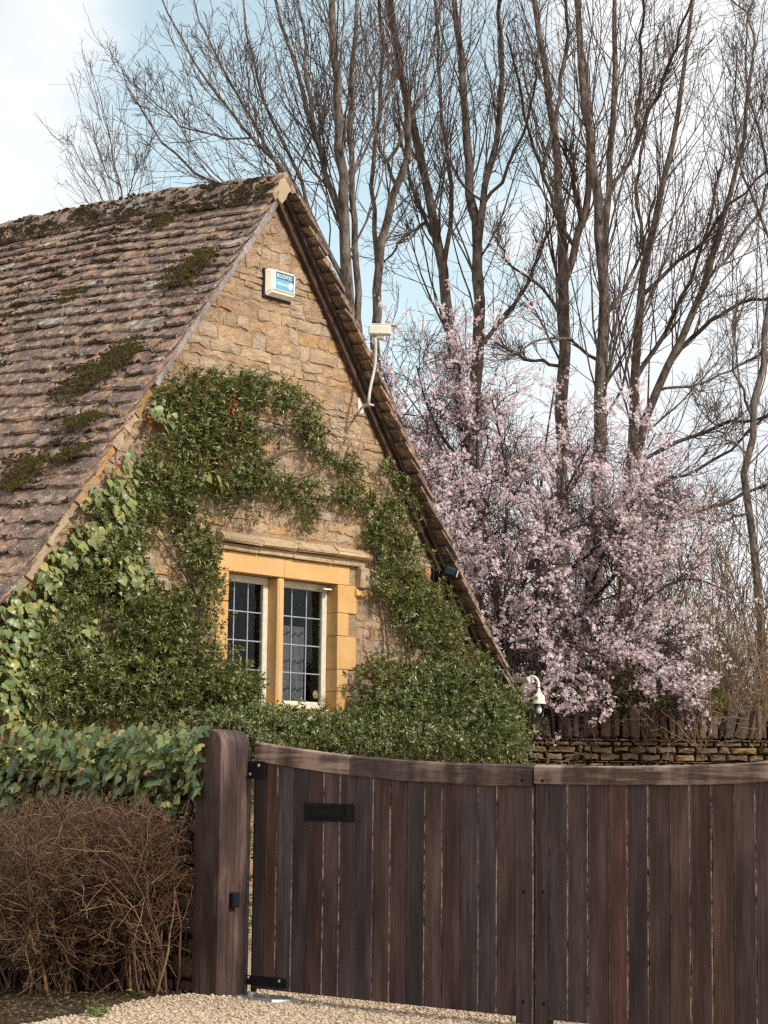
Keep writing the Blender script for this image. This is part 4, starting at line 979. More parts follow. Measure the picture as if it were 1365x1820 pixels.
# clipped hedge in front of the wall
hedge = thing('hedge', 'dense clipped evergreen hedge below the window behind the gate', 'hedge', HS)
q = stroke_points(HEDGE, .062)
off = .06 + U(0, 1, len(q))*.55*np.sqrt(np.clip(1.15-q[:, 2]**2, .05, 1))*np.interp(q[:, 1], [1190, 1260, 1330], [.6, .8, 1.3])
B = HS.hit(q[:, 0], q[:, 1], -off)
axd = np.c_[RNG.normal(0, .6, len(B)), -U(.1, 1., len(B)), RNG.normal(.45, .6, len(B))]
V, F = sprigs(B, axd, U(.05, .12, len(B)), 11, .037, .42)
tag(big('foliage', V, F, M['hedge_leaf'], hedge), kind='stuff')
A = []
for k in range(60):
    x = U(-1.6, 3.2); b0 = np.array([x, -U(.1, .5), -.05]); Q = np.stack([b0+np.array([RNG.normal(0, .03)*t, -.02*t, .25*t]) for t in range(8)]); A.append(tubes(Q[None], np.linspace(.014, .004, 8)[None], 5))
V, F = merge(A); tag(big('stem', V, F, M['vine_stem'], hedge), kind='stuff')
# lower body of the hedge, hidden by the gate from the lane
n = 2600; x = U(-1.9, 3.3, n); B = np.c_[x, -.08-U(0, 1, n)**.5*.6, U(.0, 1.75, n)]
V, F = sprigs(B, np.c_[RNG.normal(0, .6, n), -U(.1, 1., n), RNG.normal(.4, .6, n)], U(.05, .12, n), 6, .042, .42)
tag(big('foliage', V, F, M['hedge_leaf'], hedge), kind='stuff')

# ---- ivy
def ivy_template(lobed):
    if lobed: half = [(.0, .10), (.16, .0), (.40, .06), (.50, .30), (.30, .42), (.34, .62), (.15, .72), (.0, 1.)]
    else: half = [(.0, .12), (.18, .0), (.40, .08), (.48, .30), (.40, .52), (.22, .75), (.0, 1.)]
    V = [(x, y, -.32*x+.07*math.sin(y*4)-.20*y*y) for x, y in half] + [(0, .45, -.02)] + [(-x, y, -.32*x+.07*math.sin(y*4)-.20*y*y) for x, y in half[1:-1]]
    n = len(half); c = n; F = [(c, i, i+1) for i in range(n-1)]
    L_ = [0]+[n+1+i for i in range(n-2)]+[n-1]; F += [(c, L_[i+1], L_[i]) for i in range(n-1)]
    V = np.array(V); uv = np.c_[V[:, 0]+.5, V[:, 1]]; return V, np.array(F), uv
IVT = [ivy_template(True), ivy_template(False)]
def ivy_leaves(parent, P, Dv, Nv, S, mat, lob, maxparts=300, prefix='leaf'):
    mes = []
    for (V, F, uv) in IVT:
        me = pymesh('leaf', V, F, mat); l = me.uv_layers.new(name='UVMap')
        for li, lo in enumerate(me.loops): l.data[li].uv = uv[lo.vertex_index]
        mes.append(me)
    Dv = norm(Dv); X = norm(np.cross(Dv, Nv)); Z = np.cross(X, Dv)
    vt, ft, ut, b = [], [], [], 0
    order = np.argsort(-S*(1+.0*S))
    for rank, k in enumerate(order):
        m4 = np.eye(4); m4[:3, 0] = X[k]*S[k]*U(.85, 1.1); m4[:3, 1] = Dv[k]*S[k]; m4[:3, 2] = Z[k]*S[k]; m4[:3, 3] = P[k]
        vi = 0 if RNG.random() < lob else 1
        if rank < maxparts: obj(prefix, mes[vi], parent, Matrix(m4.tolist()))
        else:
            V, F, uv = IVT[vi]; vt.append(V@m4[:3, :3].T+m4[:3, 3]); ft.append(F+b); ut.append(uv); b += len(V)
    if vt: tag(big('leaves', np.concatenate(vt), np.concatenate(ft), mat, parent, uv=np.concatenate(ut)), kind='stuff')
ivy = thing('ivy', 'pale heart leaved ivy climbing the left verge of the gable', 'ivy', HS)
IVY = [([(45,1090),(60,1250)], 52, 1.25), ([(85,1040),(110,1000),(170,940),(250,880)], 26, .75), ([(175,965),(245,1040)], 38, 1.0), ([(100,1080),(160,1130)], 40, .9), ([(20,1260),(110,1280)], 26, 1.0), ([(15,1140),(15,1240)], 30, 1.),
       ([(150,895),(200,850),(240,810)], 12, .5), ([(268,715),(305,745)], 14, .7), ([(375,845),(402,862)], 12, .8), ([(190,880),(250,830)], 18, .4), ([(210,890),(240,950)], 25, .5)]
q = stroke_points(IVY, .0175); n = len(q)
P = HS.hit(q[:, 0], q[:, 1], -(.05+U(0, .16, n)*np.sqrt(np.clip(1.05-q[:, 2]**2, 0, 1))-.0))
ivy_leaves(ivy, P, np.c_[RNG.normal(.1, .45, n), -U(.1, .6, n), -U(.4, 1., n)], np.c_[RNG.normal(0, .35, n), -np.ones(n), U(.1, .8, n)], U(.042, .104, n), M['ivy_leaf'], .25)
q2 = stroke_points([s_ for s_ in IVY[:6]], .008); m_ = len(q2); B = HS.hit(q2[:, 0], q2[:, 1], -U(.02, .08, m_))
V, F = sprigs(B, np.c_[RNG.normal(0, .8, m_), -U(.1, .5, m_), RNG.normal(0, .8, m_)], U(.04, .1, m_), 5, .05, .7); tag(big('young_leaves', V, F, M['ivy_dark'], ivy), kind='stuff')
stems([([(60,1330),(70,1200),(60,1100),(110,1000),(170,940),(250,880)], .02), ([(110,1330),(150,1150),(200,1000),(230,950)], .02), ([(20,1330),(20,1200),(30,1100)], .02), ([(230,800),(262,745),(300,735)], .02), ([(240,860),(246,820),(236,790)], .012)], hit_off, .007, M['vine_stem'], 'stem', ivy)
givy = thing('ivy', 'dark lobed ivy draped over the garden wall beside the gate post', 'ivy', GT)
qs = np.c_[U(-20, 365, 640), U(1288, 1448, 640)]; edge = 1424+16*np.sin(qs[:, 0]*.05)+14*np.sin(qs[:, 0]*.13); k = qs[:, 1] < edge+RNG.normal(0, 8, len(qs)); qs = qs[k]; n = len(qs)
off = .16+U(0, .14, n); P = GT.hit(qs[:, 0], qs[:, 1], -off); k = (P[:, 0] < -.22); P = P[k]; n = len(P)
ivy_leaves(givy, P, np.c_[RNG.normal(.05, .65, n), -U(.1, .8, n), -U(.1, 1., n)], np.c_[RNG.normal(-.1, .35, n), -np.ones(n), U(.2, .9, n)], U(.042, .112, n), M['ivy_dark'], .6)
n = 260; P = np.c_[U(-2.9, -.3, n), U(-.25, .2, n), 1.30+U(0, .12, n)]
V, F = sprigs(P, np.c_[RNG.normal(0, .6, n), -U(.0, .6, n), U(.1, .8, n)], U(.05, .12, n), 6, .06, .8); tag(big('young_leaves', V, F, M['ivy_dark'], givy), kind='stuff')
n = 420; P = np.c_[U(-2.9, -.3, n), -.15-U(0, .08, n), U(.0, 1.15, n)]; k = P[:, 0] < -.55; P = P[k]; n = len(P)
V, F = sprigs(P, np.c_[RNG.normal(0, .6, n), -U(.1, .6, n), -U(.0, .8, n)], U(.05, .12, n), 5, .05, .8); tag(big('shade_leaves', V, F, M['ivy_dark'], givy), kind='stuff')
A = []
for k in range(26):
    x = U(-2.8, -.35); Q = np.stack([np.array([x+.04*math.sin(t*1.3+x*9), -.14-.02*math.sin(t), 1.3-.16*t]) for t in range(8)]); A.append(tubes(Q[None], np.linspace(.004, .007, 8)[None], 5))
V, F = merge(A); tag(big('stem', V, F, M['vine_stem'], givy), kind='stuff')

# ------------------------------------------------------------------ twiggy shrub at lower left
bush = thing('bare_shrub', 'brown tangled leafless shrub in front of the low garden wall', 'shrub', GT)
nb_ = 230
bx_ = np.r_[U(-3.2, -.75, nb_-115), U(-.9, -.40, 115)]; P0 = np.c_[bx_, -.22-np.where(bx_ < -.8, U(0, .85, nb_), U(0, .32, nb_)), np.full(nb_, GZ)]
n = 9; Pm = np.empty((nb_, n, 3)); Pm[:, 0] = P0; d = norm(np.c_[RNG.normal(0, .28, nb_)+np.where(bx_ > -.86, U(0, .35, nb_), 0), RNG.normal(-.12, .2, nb_), np.ones(nb_)]); Lm = U(.75, 1.32, nb_)
for k in range(1, n):
    d = norm(d+np.c_[RNG.normal(0, .14, nb_), RNG.normal(-.02, .10, nb_), np.where(bx_ > -.9, -.028, -.045)*k/2]); Pm[:, k] = Pm[:, k-1]+d*(Lm/(n-1))[:, None]
Rm = np.linspace(.010, .004, n)[None]*U(.7, 1.2, nb_)[:, None]
ok_ = ~(((Pm[:, :, 0] > -.30) & (Pm[:, :, 1] > -.275)).any(1) | (Pm[:, :, 0] > -.14).any(1)); Pm, Rm = Pm[ok_], Rm[ok_]
V, F = tubes(Pm, Rm, 5); tag(big('stem', V, F, M['brown_twigs'], bush, smooth=True), kind='stuff')
def trim(pr):                                      # keeps the shrub clear of post and wall, and clipped to its low mound
    P_, R_ = pr; e = P_[:, -1]; top_ = 1.20+.05*np.sin(e[:, 0]*5.)+.03*np.sin(e[:, 0]*13); k = (e[:, 2] > GZ) & (e[:, 1] < -.15) & (e[:, 1] > -1.45) & ((e[:, 0] < -.30) | ((e[:, 0] < -.17) & (e[:, 1] < -.29))) & (e[:, 2] < top_-.25*np.clip((e[:, 0]+.55)/.3, 0, 1)*0)
    right = (e[:, 0] > -.46) & (e[:, 2] < .62) & (RNG.random(len(e)) < .55)
    hitp = ((P_[:, :, 0] > -.30) & (P_[:, :, 1] > -.275)).any(1) | (P_[:, :, 0] > -.10).any(1)
    k = k & ~right & ~hitp
    return P_[k], R_[k]
b1_ = trim(grow(Pm, Rm, 13, .2, 1., .75, lambda p, t, u: u*.34, -.03, 6, .22, .6, .0024))
b2_ = trim(grow(*b1_, 7, .15, 1., .7, lambda p, t, u: u*.20, -.02, 4, .34, .6, .0019))
b3_ = trim(grow(*b2_, 1, .2, 1., .7, lambda p, t, u: u*.07, .02, 3, .2, .6, .0014))
V, F = merge([tubes(*b1_, 3), tubes(*b2_, 3), tubes(*b3_, 3)]); tag(big('twigs', V, F, M['brown_twigs'], bush), kind='stuff')
e = b2_[0][:, -1]; k = RNG.random(len(e)) < np.where(np.sin(e[:, 0]*6+e[:, 2]*7) > .75, .10, .012); e = e[k]; n = len(e)
V, F = sprigs(e, RNG.normal(0, 1, (n, 3)), U(.02, .05, n), 4, .016, .55); tag(big('buds', V, F, M['laurel_leaf'], bush), kind='stuff')
M['dead_leaf'] = mat_leaf('dry_brown_leaf', [(.10,.055,.03),(.16,.09,.04),(.07,.045,.028),(.12,.10,.045),(.08,.085,.03),(.20,.12,.06)], .6, .15)
e = np.concatenate([b2_[0][:, -1], b2_[0][:, 2], b1_[0][:, 3]]); e = e[RNG.random(len(e)) < .22]; n = len(e)
V, F = leaves(e, RNG.normal(0, 1, (n, 3)), RNG.normal(0, .6, (n, 3))+np.array([0, -.7, .6]), U(.012, .026, n), U(.007, .013, n)); tag(big('clinging_leaves', V, F, M['dead_leaf'], bush), kind='stuff')
n = 5000; P = np.c_[U(-3., .4, n), -.15-U(0, 2.2, n), np.full(n, GZ+.03)]; P = P[P[:, 0] < bed_edge(P[:, 1])+.04]; n = len(P)
V, F = leaves(P, np.c_[RNG.normal(0, 1, n), RNG.normal(0, 1, n), U(0, .3, n)], np.tile([0., 0, 1.], (n, 1))+RNG.normal(0, .3, (n, 3)), U(.015, .045, n), U(.010, .024, n)); tag(big('leaf_litter', GT.w(V), F, M['dead_leaf']), kind='stuff')
wd = thing('weed', 'small green weed on the soil at the edge of the gravel', 'weed', GT, (0, 0, 0))
wq = GT.loc(CAM + rays(np.array([160., 185., 235., 172.]), np.array([1806., 1801., 1775., 1812.]))*((GZ-H)/rays(np.array([160., 185., 235., 172.]), np.array([1806., 1801., 1775., 1812.]))[:, 2])[:, None])
B = np.repeat(wq, 9, 0)+RNG.normal(0, .02, (36, 3))*[1, 1, .2]; V, F = sprigs(B, np.c_[RNG.normal(0, .5, 36), RNG.normal(0, .5, 36), np.ones(36)], U(.03, .07, 36), 6, .03, .6); big('foliage', V, F, M['ivy_dark'], wd)

# ------------------------------------------------------------------ trees
def px_stem(pts, y, r0, r1, n=14, wob=.35, ground=False, rng=RNG):
    P = np.array(pts, float); Q = resample(P, n)
    t = np.linspace(0, 1, n); ph = rng.uniform(0, 6.28); yy = y + wob*(np.sin(t*3.2+ph)-math.sin(ph))*t
    W_ = depth_pt(Q[:, 0], Q[:, 1], yy)
    W_[1:-1] += rng.normal(0, .02, (n-2, 3))
    return W_, np.linspace(r0, r1, n)*.70*y/FPX
def bare_tree(label, y, trunks, limbs, dens=1., seed=0, group='bare trees behind the cottage', twig_r=.0036, l1=1., fine=1.):
    rng = np.random.default_rng(seed); root_xy = None
    S, R = [], []
    for pts, r0, r1 in trunks:
        P, r = px_stem(pts, y, r0, r1, 18, .5, rng=rng)
        base = P[0].copy(); base[2] = GZ-.1; base[:2] += (P[0]-P[3])[:2]*.6
        if root_xy is None: root_xy = base.copy()
        pre = np.stack([base+(P[0]-base)*t for t in (0, .35, .7)]); P = np.concatenate([pre, P[:-2]]); r = np.r_[r[0]*1.45, r[0]*1.2, r[0]*1.06, r[:-2]]
        P = np.concatenate([P, P[-1:]+(P[-1:]-P[-3:-2])*.8]); r = np.r_[r, r[-1]*.8]
        S.append(P); R.append(r)
    root = thing('tree', label, 'tree', None, (root_xy[0], root_xy[1], GZ), group); o = np.array(root.location)
    n = min(len(s_) for s_ in S)
    T = np.stack([s_[:n] for s_ in S]); RT = np.stack([r[:n] for r in R])
    V, F = tubes(T-o, RT, 9); big('trunk', V, F, M['bark'], root, smooth=True)
    B, RB = [], []
    for pts, r0, r1 in limbs:
        P, r = px_stem(pts, y, r0, r1, 14, 1.1, rng=rng)
        cand = np.concatenate([T.reshape(-1, 3)]+[q[:10] for q in B]); cand = np.concatenate([cand[:-1]*(1-k)+cand[1:]*k for k in (0, .5)]); dd = np.linalg.norm(cand-P[0], axis=1)+np.where(cand[:, 2] > P[0, 2]+.05, 50, 0)+np.where(cand[:, 2] < .3, 50, 0)
        P = P+(cand[dd.argmin()]-P[0])*((1-np.linspace(0, 1, 14))**3)[:, None]; B.append(P); RB.append(r)
    lim = []
    if B:
        B = np.stack(B); RB = np.stack(RB); V, F = tubes(B-o, RB, 7); big('limb', V, F, M['bark'], root, smooth=True); lim.append((B, RB))
    keep_low = lambda pr: (pr[0][pr[0][:, -1, 2] > 2.2], pr[1][pr[0][:, -1, 2] > 2.2])
    L1 = [keep_low(grow(T, RT, int(20*dens*l1), .30, .99, .45, lambda p, t, u: u*np.clip(p*.30*(1.3-t), .6, 3.0), .13, 8, .09, .24, twig_r*1.6, rng))]
    for pr in lim: L1.append(grow(*pr, int(13*dens*l1), .10, 1., .5, lambda p, t, u: u*np.clip(p*.38*(1.2-t), .4, 2.0), .12, 8, .10, .34, twig_r*1.5, rng))
    P1 = np.concatenate([q[0] for q in L1]); R1 = np.concatenate([q[1] for q in L1])
    src2 = (P1, R1)
    L2 = grow(*src2, int(7*dens), .08, .97, .60, lambda p, t, u: u*np.clip(p*.62*(1.15-t), .25, 1.3), .08, 6, .10, .6, twig_r*1.1, rng)
    L2b = grow(lim[0][0], lim[0][1], int(10*dens), .1, 1., .7, lambda p, t, u: u*.7, .09, 6, .14, .3, twig_r*1.1, rng) if lim else None
    if L2b: L2 = (np.concatenate([L2[0], L2b[0]]), np.concatenate([L2[1], L2b[1]]))
    L3 = grow(*L2, int(4*dens*fine), .10, 1., .7, lambda p, t, u: u*np.clip(p*.5, .10, .40), .05, 4, .14, .7, twig_r*.8, rng)
    V, F = tubes(P1-o, R1, 5); tag(big('branches', V, F, M['bark'], root, smooth=True), kind='stuff')
    V, F = merge([tubes(L2[0]-o, L2[1], 3), tubes(L3[0]-o, L3[1], 3)]); tag(big('crown', V, F, M['twig'], root), kind='stuff')
    return root
bare_tree('bare tree whose limbs fan out left above the roof ridge', 27., [([(622,640),(615,480),(610,330),(602,190),(596,80),(588,-70)], 17, 8), ([(640,640),(635,520),(632,380),(622,250),(628,100),(640,-60)], 10, 5)],
  [([(606,420),(570,300),(535,160),(505,50),(470,-70)], 9, 3.5), ([(585,520),(535,370),(487,290),(436,231),(369,154),(318,72),(280,-20)], 7, 2.), ([(560,440),(480,360),(367,320),(308,279),(256,215),(215,118)], 6, 1.5), ([(560,420),(490,287),(426,169),(379,97),(345,0)], 6, 2.), ([(600,300),(560,190),(540,60),(520,-60)], 6, 3), ([(600,470),(565,410),(530,300),(470,190),(440,80),(430,-20)], 6, 2.5), ([(455,250),(400,250),(330,230),(240,150),(200,100)], 3, 1.)], .92, 1)
bare_tree('slim bare tree crossing its neighbour between roof verge and camera pole', 29., [([(668,640),(665,492),(701,333),(732,267),(733,205),(706,118),(694,-60)], 13, 6)], [([(668,500),(655,380),(668,250),(680,120),(672,-40)], 7, 4), ([(700,340),(672,270),(655,150),(640,20)], 5, 2.5), ([(720,290),(750,200),(770,90),(790,-40)], 5, 2.5)], .85, 2)
bare_tree('leaning bare tree rising behind the top of the pink blossom', 31., [([(830,780),(800,600),(788,461),(767,400),(757,308),(742,241),(716,169),(698,51),(690,-60)], 17, 7)], [([(790,470),(805,380),(800,280),(780,150),(772,0)], 7, 3), ([(770,420),(735,350),(712,250),(700,200)], 6, 3), ([(765,390),(720,420),(680,470)], 5, 2)], .85, 3)
bare_tree('bare tree with a fork low in the gap above the blossom', 30., [([(845,790),(850,595),(855,436),(834,333),(826,205),(824,113),(798,-50)], 18, 7)], [([(855,440),(868,308),(890,220),(895,100),(880,-50)], 10, 5), ([(850,600),(900,560),(950,480),(985,380)], 7, 2), ([(840,360),(800,300),(780,240)], 4, 2), ([(862,360),(920,270),(950,150),(960,30)], 5, 2)], .85, 4)
bare_tree('tall straight bare tree standing just left of the twin stemmed one', 30., [([(1000,900),(998,740),(1001,600),(1006,487),(998,436),(991,308),(993,231),(968,128),(940,-50)], 19, 7)], [([(1008,487),(1030,420),(1047,354),(1052,287),(1044,169),(1020,-50)], 11, 5), ([(1040,370),(1024,328),(996,246)], 7, 4), ([(1000,560),(950,500),(905,470),(880,420)], 5, 2), ([(1000,650),(930,640),(860,600)], 5, 2), ([(995,420),(960,330),(930,200),(900,60)], 6, 2.5), ([(992,300),(1000,180),(1010,60),(1000,-50)], 6, 4)], .85, 5)
bare_tree('stout bare tree splitting into twin upright stems', 28., [([(1055,950),(1064,780),(1070,600),(1073,461),(1070,369),(1050,308),(1039,154),(1020,-60)], 20, 7), ([(1062,900),(1068,700),(1072,520),(1080,369),(1089,287),(1092,179),(1098,-50)], 12, 6)], [([(1084,330),(1142,251),(1178,144),(1219,31),(1240,-40)], 6, 2.5), ([(1072,560),(1120,500),(1150,420),(1165,330)], 6, 2), ([(1072,640),(1010,600),(960,600),(900,640)], 5, 2), ([(1090,250),(1130,150),(1140,30),(1150,-50)], 5, 3)], .85, 6)
bare_tree('bare tree with a sinuous stem bending right in the upper sky', 29., [([(1110,980),(1120,800),(1137,600),(1142,513),(1147,451),(1173,359),(1198,236),(1219,103),(1235,-40)], 15, 4)], [([(1145,520),(1208,461),(1250,436),(1300,359),(1365,308),(1400,260)], 6, 2), ([(1130,680),(1180,600),(1230,500),(1260,400),(1290,260)], 7, 2.), ([(1150,450),(1130,350),(1150,200),(1170,60)], 5, 2)], .9, 7)
bare_tree('wide bare tree spreading low boughs to the right', 31., [([(1120,960),(1130,790),(1150,720),(1183,649),(1234,577),(1255,500),(1290,400),(1320,250),(1345,80)], 14, 3.5)], [([(1178,640),(1230,590),(1280,556),(1365,525),(1420,510)], 7, 3), ([(1142,803),(1229,767),(1300,750),(1365,740),(1430,700)], 6, 3), ([(1147,936),(1230,920),(1320,880),(1400,840)], 6, 3), ([(1140,870),(1230,840),(1300,800),(1380,720)], 5, 2.5), ([(1255,500),(1320,430),(1370,330),(1390,220)], 5, 2), ([(1160,690),(1250,680),(1330,640),(1400,600)], 4, 2)], .9, 8)
bare_tree('bare tree cut by the right frame edge with drooping shoots', 27., [([(1352,1100),(1335,960),(1322,850),(1335,740),(1372,560),(1380,380),(1375,200),(1380,0)], 11, 5)], [([(1335,740),(1300,640),(1310,520)], 4, 2), ([(1330,800),(1270,760),(1230,700)], 3.5, 1.5), ([(1380,300),(1340,200),(1320,120),(1330,20)], 4, 2), ([(1378,420),(1330,330),(1300,220),(1310,100)], 4, 2), ([(1375,150),(1345,60),(1320,10),(1280,-20)], 4, 2), ([(1328,900),(1280,930),(1210,920)], 4, 1.5)], .9, 9)
bare_tree('small bare tree showing only its tips over the roof ridge', 34., [([(262,620),(245,470),(225,362),(203,300),(190,215)], 4.5, 1.2)], [([(240,440),(190,358),(150,300),(125,250)], 2.6, 1.), ([(230,380),(240,300),(245,250)], 2, 1.), ([(215,330),(180,290),(165,220)], 2, 1.)], .75, 10, 'bare trees behind the cottage', .003)

# ---- blossom tree
cherry = thing('blossom_tree', 'pink blossom tree spilling over the dry stone wall', 'tree', None, (1.55, 21.9, GZ))
o = np.array(cherry.location)
CB = [([(940,1290),(880,1080),(845,850),(848,690),(852,560)], 21.6, 9), ([(935,1290),(800,1000),(730,800),(690,690),(662,610)], 21.4, 8), ([(950,1290),(955,1050),(960,850),(985,690)], 22.2, 8), ([(955,1290),(1050,1050),(1100,900),(1165,770)], 22., 8), ([(965,1290),(1130,1080),(1220,1010),(1290,1050)], 21.4, 8),
      ([(960,1290),(1090,1140),(1190,1130),(1250,1220)], 20.9, 7), ([(930,1290),(830,1120),(780,980),(760,880)], 21., 7), ([(950,1290),(1010,1190),(1050,1220),(1060,1290)], 20.6, 5), ([(900,1120),(960,960),(1050,920),(1130,960)], 20.9, 6), ([(930,1200),(880,1120),(900,1040),(960,1010)], 20.6, 5), ([(870,900),(800,800),(760,730),(740,650)], 21.9, 5), ([(940,1280),(920,1220),(960,1220),(1000,1280)], 20.5, 4), ([(905,1100),(830,900),(780,780),(715,690)], 21.3, 5), ([(890,1040),(905,860),(875,710)], 21.6, 5), ([(860,950),(825,790),(800,640)], 22., 5), ([(940,1010),(1010,860),(1050,790)], 21.6, 5), ([(800,1040),(740,880),(690,740)], 21.6, 5), ([(850,1120),(790,1020),(745,830)], 20.9, 4), ([(980,1040),(1080,960),(1150,860)], 21.2, 4), ([(1060,1060),(1150,960),(1200,900)], 21.5, 5), ([(1090,1140),(1150,1190),(1200,1250)], 20.8, 5), ([(1020,1190),(1120,1200),(1180,1240),(1225,1240)], 20.7, 4)]
S, R = [], []
for pts, y, r0 in CB:
    P = np.array(pts, float); Q = resample(P, 12); t = np.linspace(0, 1, 12); yy = 21.9+(y-21.9)*np.minimum(1, t*1.6); S.append(depth_pt(Q[:, 0], Q[:, 1], yy)); R.append(np.linspace(r0*.8, 1.2, 12)*21.5/FPX)
S, R = np.stack(S), np.stack(R)
tr = np.stack([o+np.array([.0, 0, -.1]), o+np.array([-.03, 0, .6]), o+np.array([.0, 0, 1.2]), depth_pt(np.array(948.), np.array(1270.), 21.9)]); V, F = tubes(tr[None]-o, np.array([[.12, .095, .085, .06]]), 10); big('trunk', V, F, M['cherry_bark'], cherry, smooth=True)
V, F = tubes(S-o, R, 7); big('limb', V, F, M['cherry_bark'], cherry, smooth=True)
K1 = grow(S, R, 22, .12, 1., .8, lambda p, t, u: u*np.clip(p*.30, .3, .95), .02, 8, .16, .45, .004)
K2 = grow(*K1, 9, .15, 1., .8, lambda p, t, u: u*.36, -.01, 5, .2, .6, .0026)
K3 = grow(*K2, 3, .1, 1., .7, lambda p, t, u: u*.18, .02, 3, .2, .7, .002)
def lift_(pr):
    u_, v_ = project(pr[0][:, -1]); k = (v_ < 1250+30*np.sin(u_*.031+.9)+22*np.sin(u_*.083)) | ((v_ < 1325) & (RNG.random(len(v_)) < .22)); return pr[0][k], pr[1][k]
K1, K2, K3 = lift_(K1), lift_(K2), lift_(K3)
V, F = merge([tubes(K1[0]-o, K1[1], 4), tubes(K2[0]-o, K2[1], 3), tubes(K3[0]-o, K3[1], 3)]); tag(big('twigs', V, F, M['cherry_twig'], cherry), kind='stuff')
def on_shoots(pr, n):
    P, _ = pr; i = RNG.integers(len(P), size=n); s_ = U(.1, .99, n)*(P.shape[1]-1); j = s_.astype(int); f = (s_-j)[:, None]; return P[i, j]*(1-f)+P[i, j+1]*f
def flowers(P, size, nfac):
    """five-petalled cupped flowers, two triangles a petal"""
    n = len(P); ax = norm(RNG.normal(0, .8, (n, 3))+np.array([.3, -.7, .4])); v = RNG.normal(size=(n, 3)); A_ = norm(v-(v*ax).sum(-1, keepdims=True)*ax); B_ = np.cross(ax, A_)
    V = [P]; a0 = U(0, 6.28, n)
    for k in range(5):
        for da, rr, hh in ((-.38, .62, .22), (0., 1., .42), (.38, .62, .22)):
            a_ = a0+k*1.2566+da; V.append(P+(A_*np.cos(a_)[:, None]+B_*np.sin(a_)[:, None])*(size*rr)[:, None]+ax*(size*hh)[:, None])
    V = np.stack(V, 1); f = np.array([(0, 1+3*k, 2+3*k) for k in range(5)]+[(0, 2+3*k, 3+3*k) for k in range(5)])
    return V.reshape(-1, 3), (f[None]+(np.arange(n)*16)[:, None, None]).reshape(-1, 3)
# clusters: a shoot carries a tuft of flowers; the lower right half is fuller
SHP = np.concatenate([K2[0][:, ::1], ]); mid_ = SHP[:, 3]; su, sv = project(mid_)
fulln = (.76+.16*np.clip((su-700)/400, 0, 1)*np.clip((sv-700)/300, 0, 1))*np.where(np.sin(su*.040+1.2*np.sin(sv*.03))+np.sin(sv*.047+1.1*np.sin(su*.027)) > -.5, 1.1, .25)*np.where(sv > 1250+30*np.sin(su*.031+.9)+22*np.sin(su*.083), .22, 1.)*np.where(su > 1265, .3, 1.)
k = (RNG.random(len(SHP)) < fulln) & (sv < 1325); SHP = SHP[k]; cnt = RNG.integers(8, 30, len(SHP)); ii = np.repeat(np.arange(len(SHP)), cnt)
s_ = U(.15, .999, len(ii))**.75*(SHP.shape[1]-1.001); jj = s_.astype(int); ff = (s_-jj)[:, None]
P = SHP[ii, jj]*(1-ff)+SHP[ii, jj+1]*ff + RNG.normal(0, .016, (len(ii), 3))
V, F = flowers(P-o, U(.0125, .025, len(P)), 5); tag(big('blossom', V, F, M['petal'], cherry), kind='stuff')
P = np.concatenate([on_shoots(K3, 3200)]); V, F = leaves(P-o, RNG.normal(0, 1, P.shape), RNG.normal(0, 1, P.shape), U(.015, .032, len(P)), U(.008, .014, len(P))); tag(big('leaf_buds', V, F, M['red_bud'], cherry), kind='stuff')

# ---- shrubs behind the dry stone wall
def leafy_shrub(name, label, c, half, n, leaf, mat, width=.5):
    t = thing(name, label, 'shrub', None, (c[0], c[1], GZ)); o = np.array(t.location)
    P = RNG.normal(0, 1, (n, 3)); P = norm(P)*(RNG.random((n, 1))**.45)*np.array(half); P *= (1+.25*np.sin(P[:, :1]*7+P[:, 2:]*5)); P[:, 2] = P[:, 2]+c[2]; P[:, :2] += np.array(c[:2])
    V, F = sprigs(P, norm(P-np.array(c))+RNG.normal(0, .5, (n, 3))+np.array([0, 0, .4]), U(.05, .14, n), 9, leaf, width); tag(big('foliage', V-o, F, mat, t), kind='stuff')
    A = []
    for k in range(14):
        e = np.array(c)+RNG.normal(0, .4, 3)*np.array(half); b0 = o+np.array([RNG.normal(0, .1), RNG.normal(0, .08), 0]); Q = resample(np.stack([b0, (b0+e)/2+RNG.normal(0, .08, 3), e]), 7); A.append(tubes(Q[None]-o, np.linspace(.014, .004, 7)[None], 5))
    V, F = merge(A); big('stem', V, F, M['vine_stem'], t)
    return t
def wp(u, v, y): return depth_pt(np.array(float(u)), np.array(float(v)), y)
leafy_shrub('evergreen_shrub', 'bright yellow green shrub showing over the middle of the dry stone wall', wp(1105, 1238, 21.75), (.55, .22, .26), 520, .06, M['laurel_leaf'])
leafy_shrub('evergreen_shrub', 'small yellow green shrub beside the lamp glass', wp(1000, 1258, 21.75), (.24, .2, .22), 240, .06, M['laurel_leaf'])
leafy_shrub('evergreen_shrub', 'yellow green shrub under the right end of the blossom', wp(1225, 1252, 21.75), (.32, .2, .2), 260, .06, M['laurel_leaf'])
leafy_shrub('evergreen_shrub', 'dark evergreen shrub in the shade behind the blossom trunk', wp(1000, 1180, 24.), (1.1, .5, .75), 2200, .06, M['dark_leaf'])
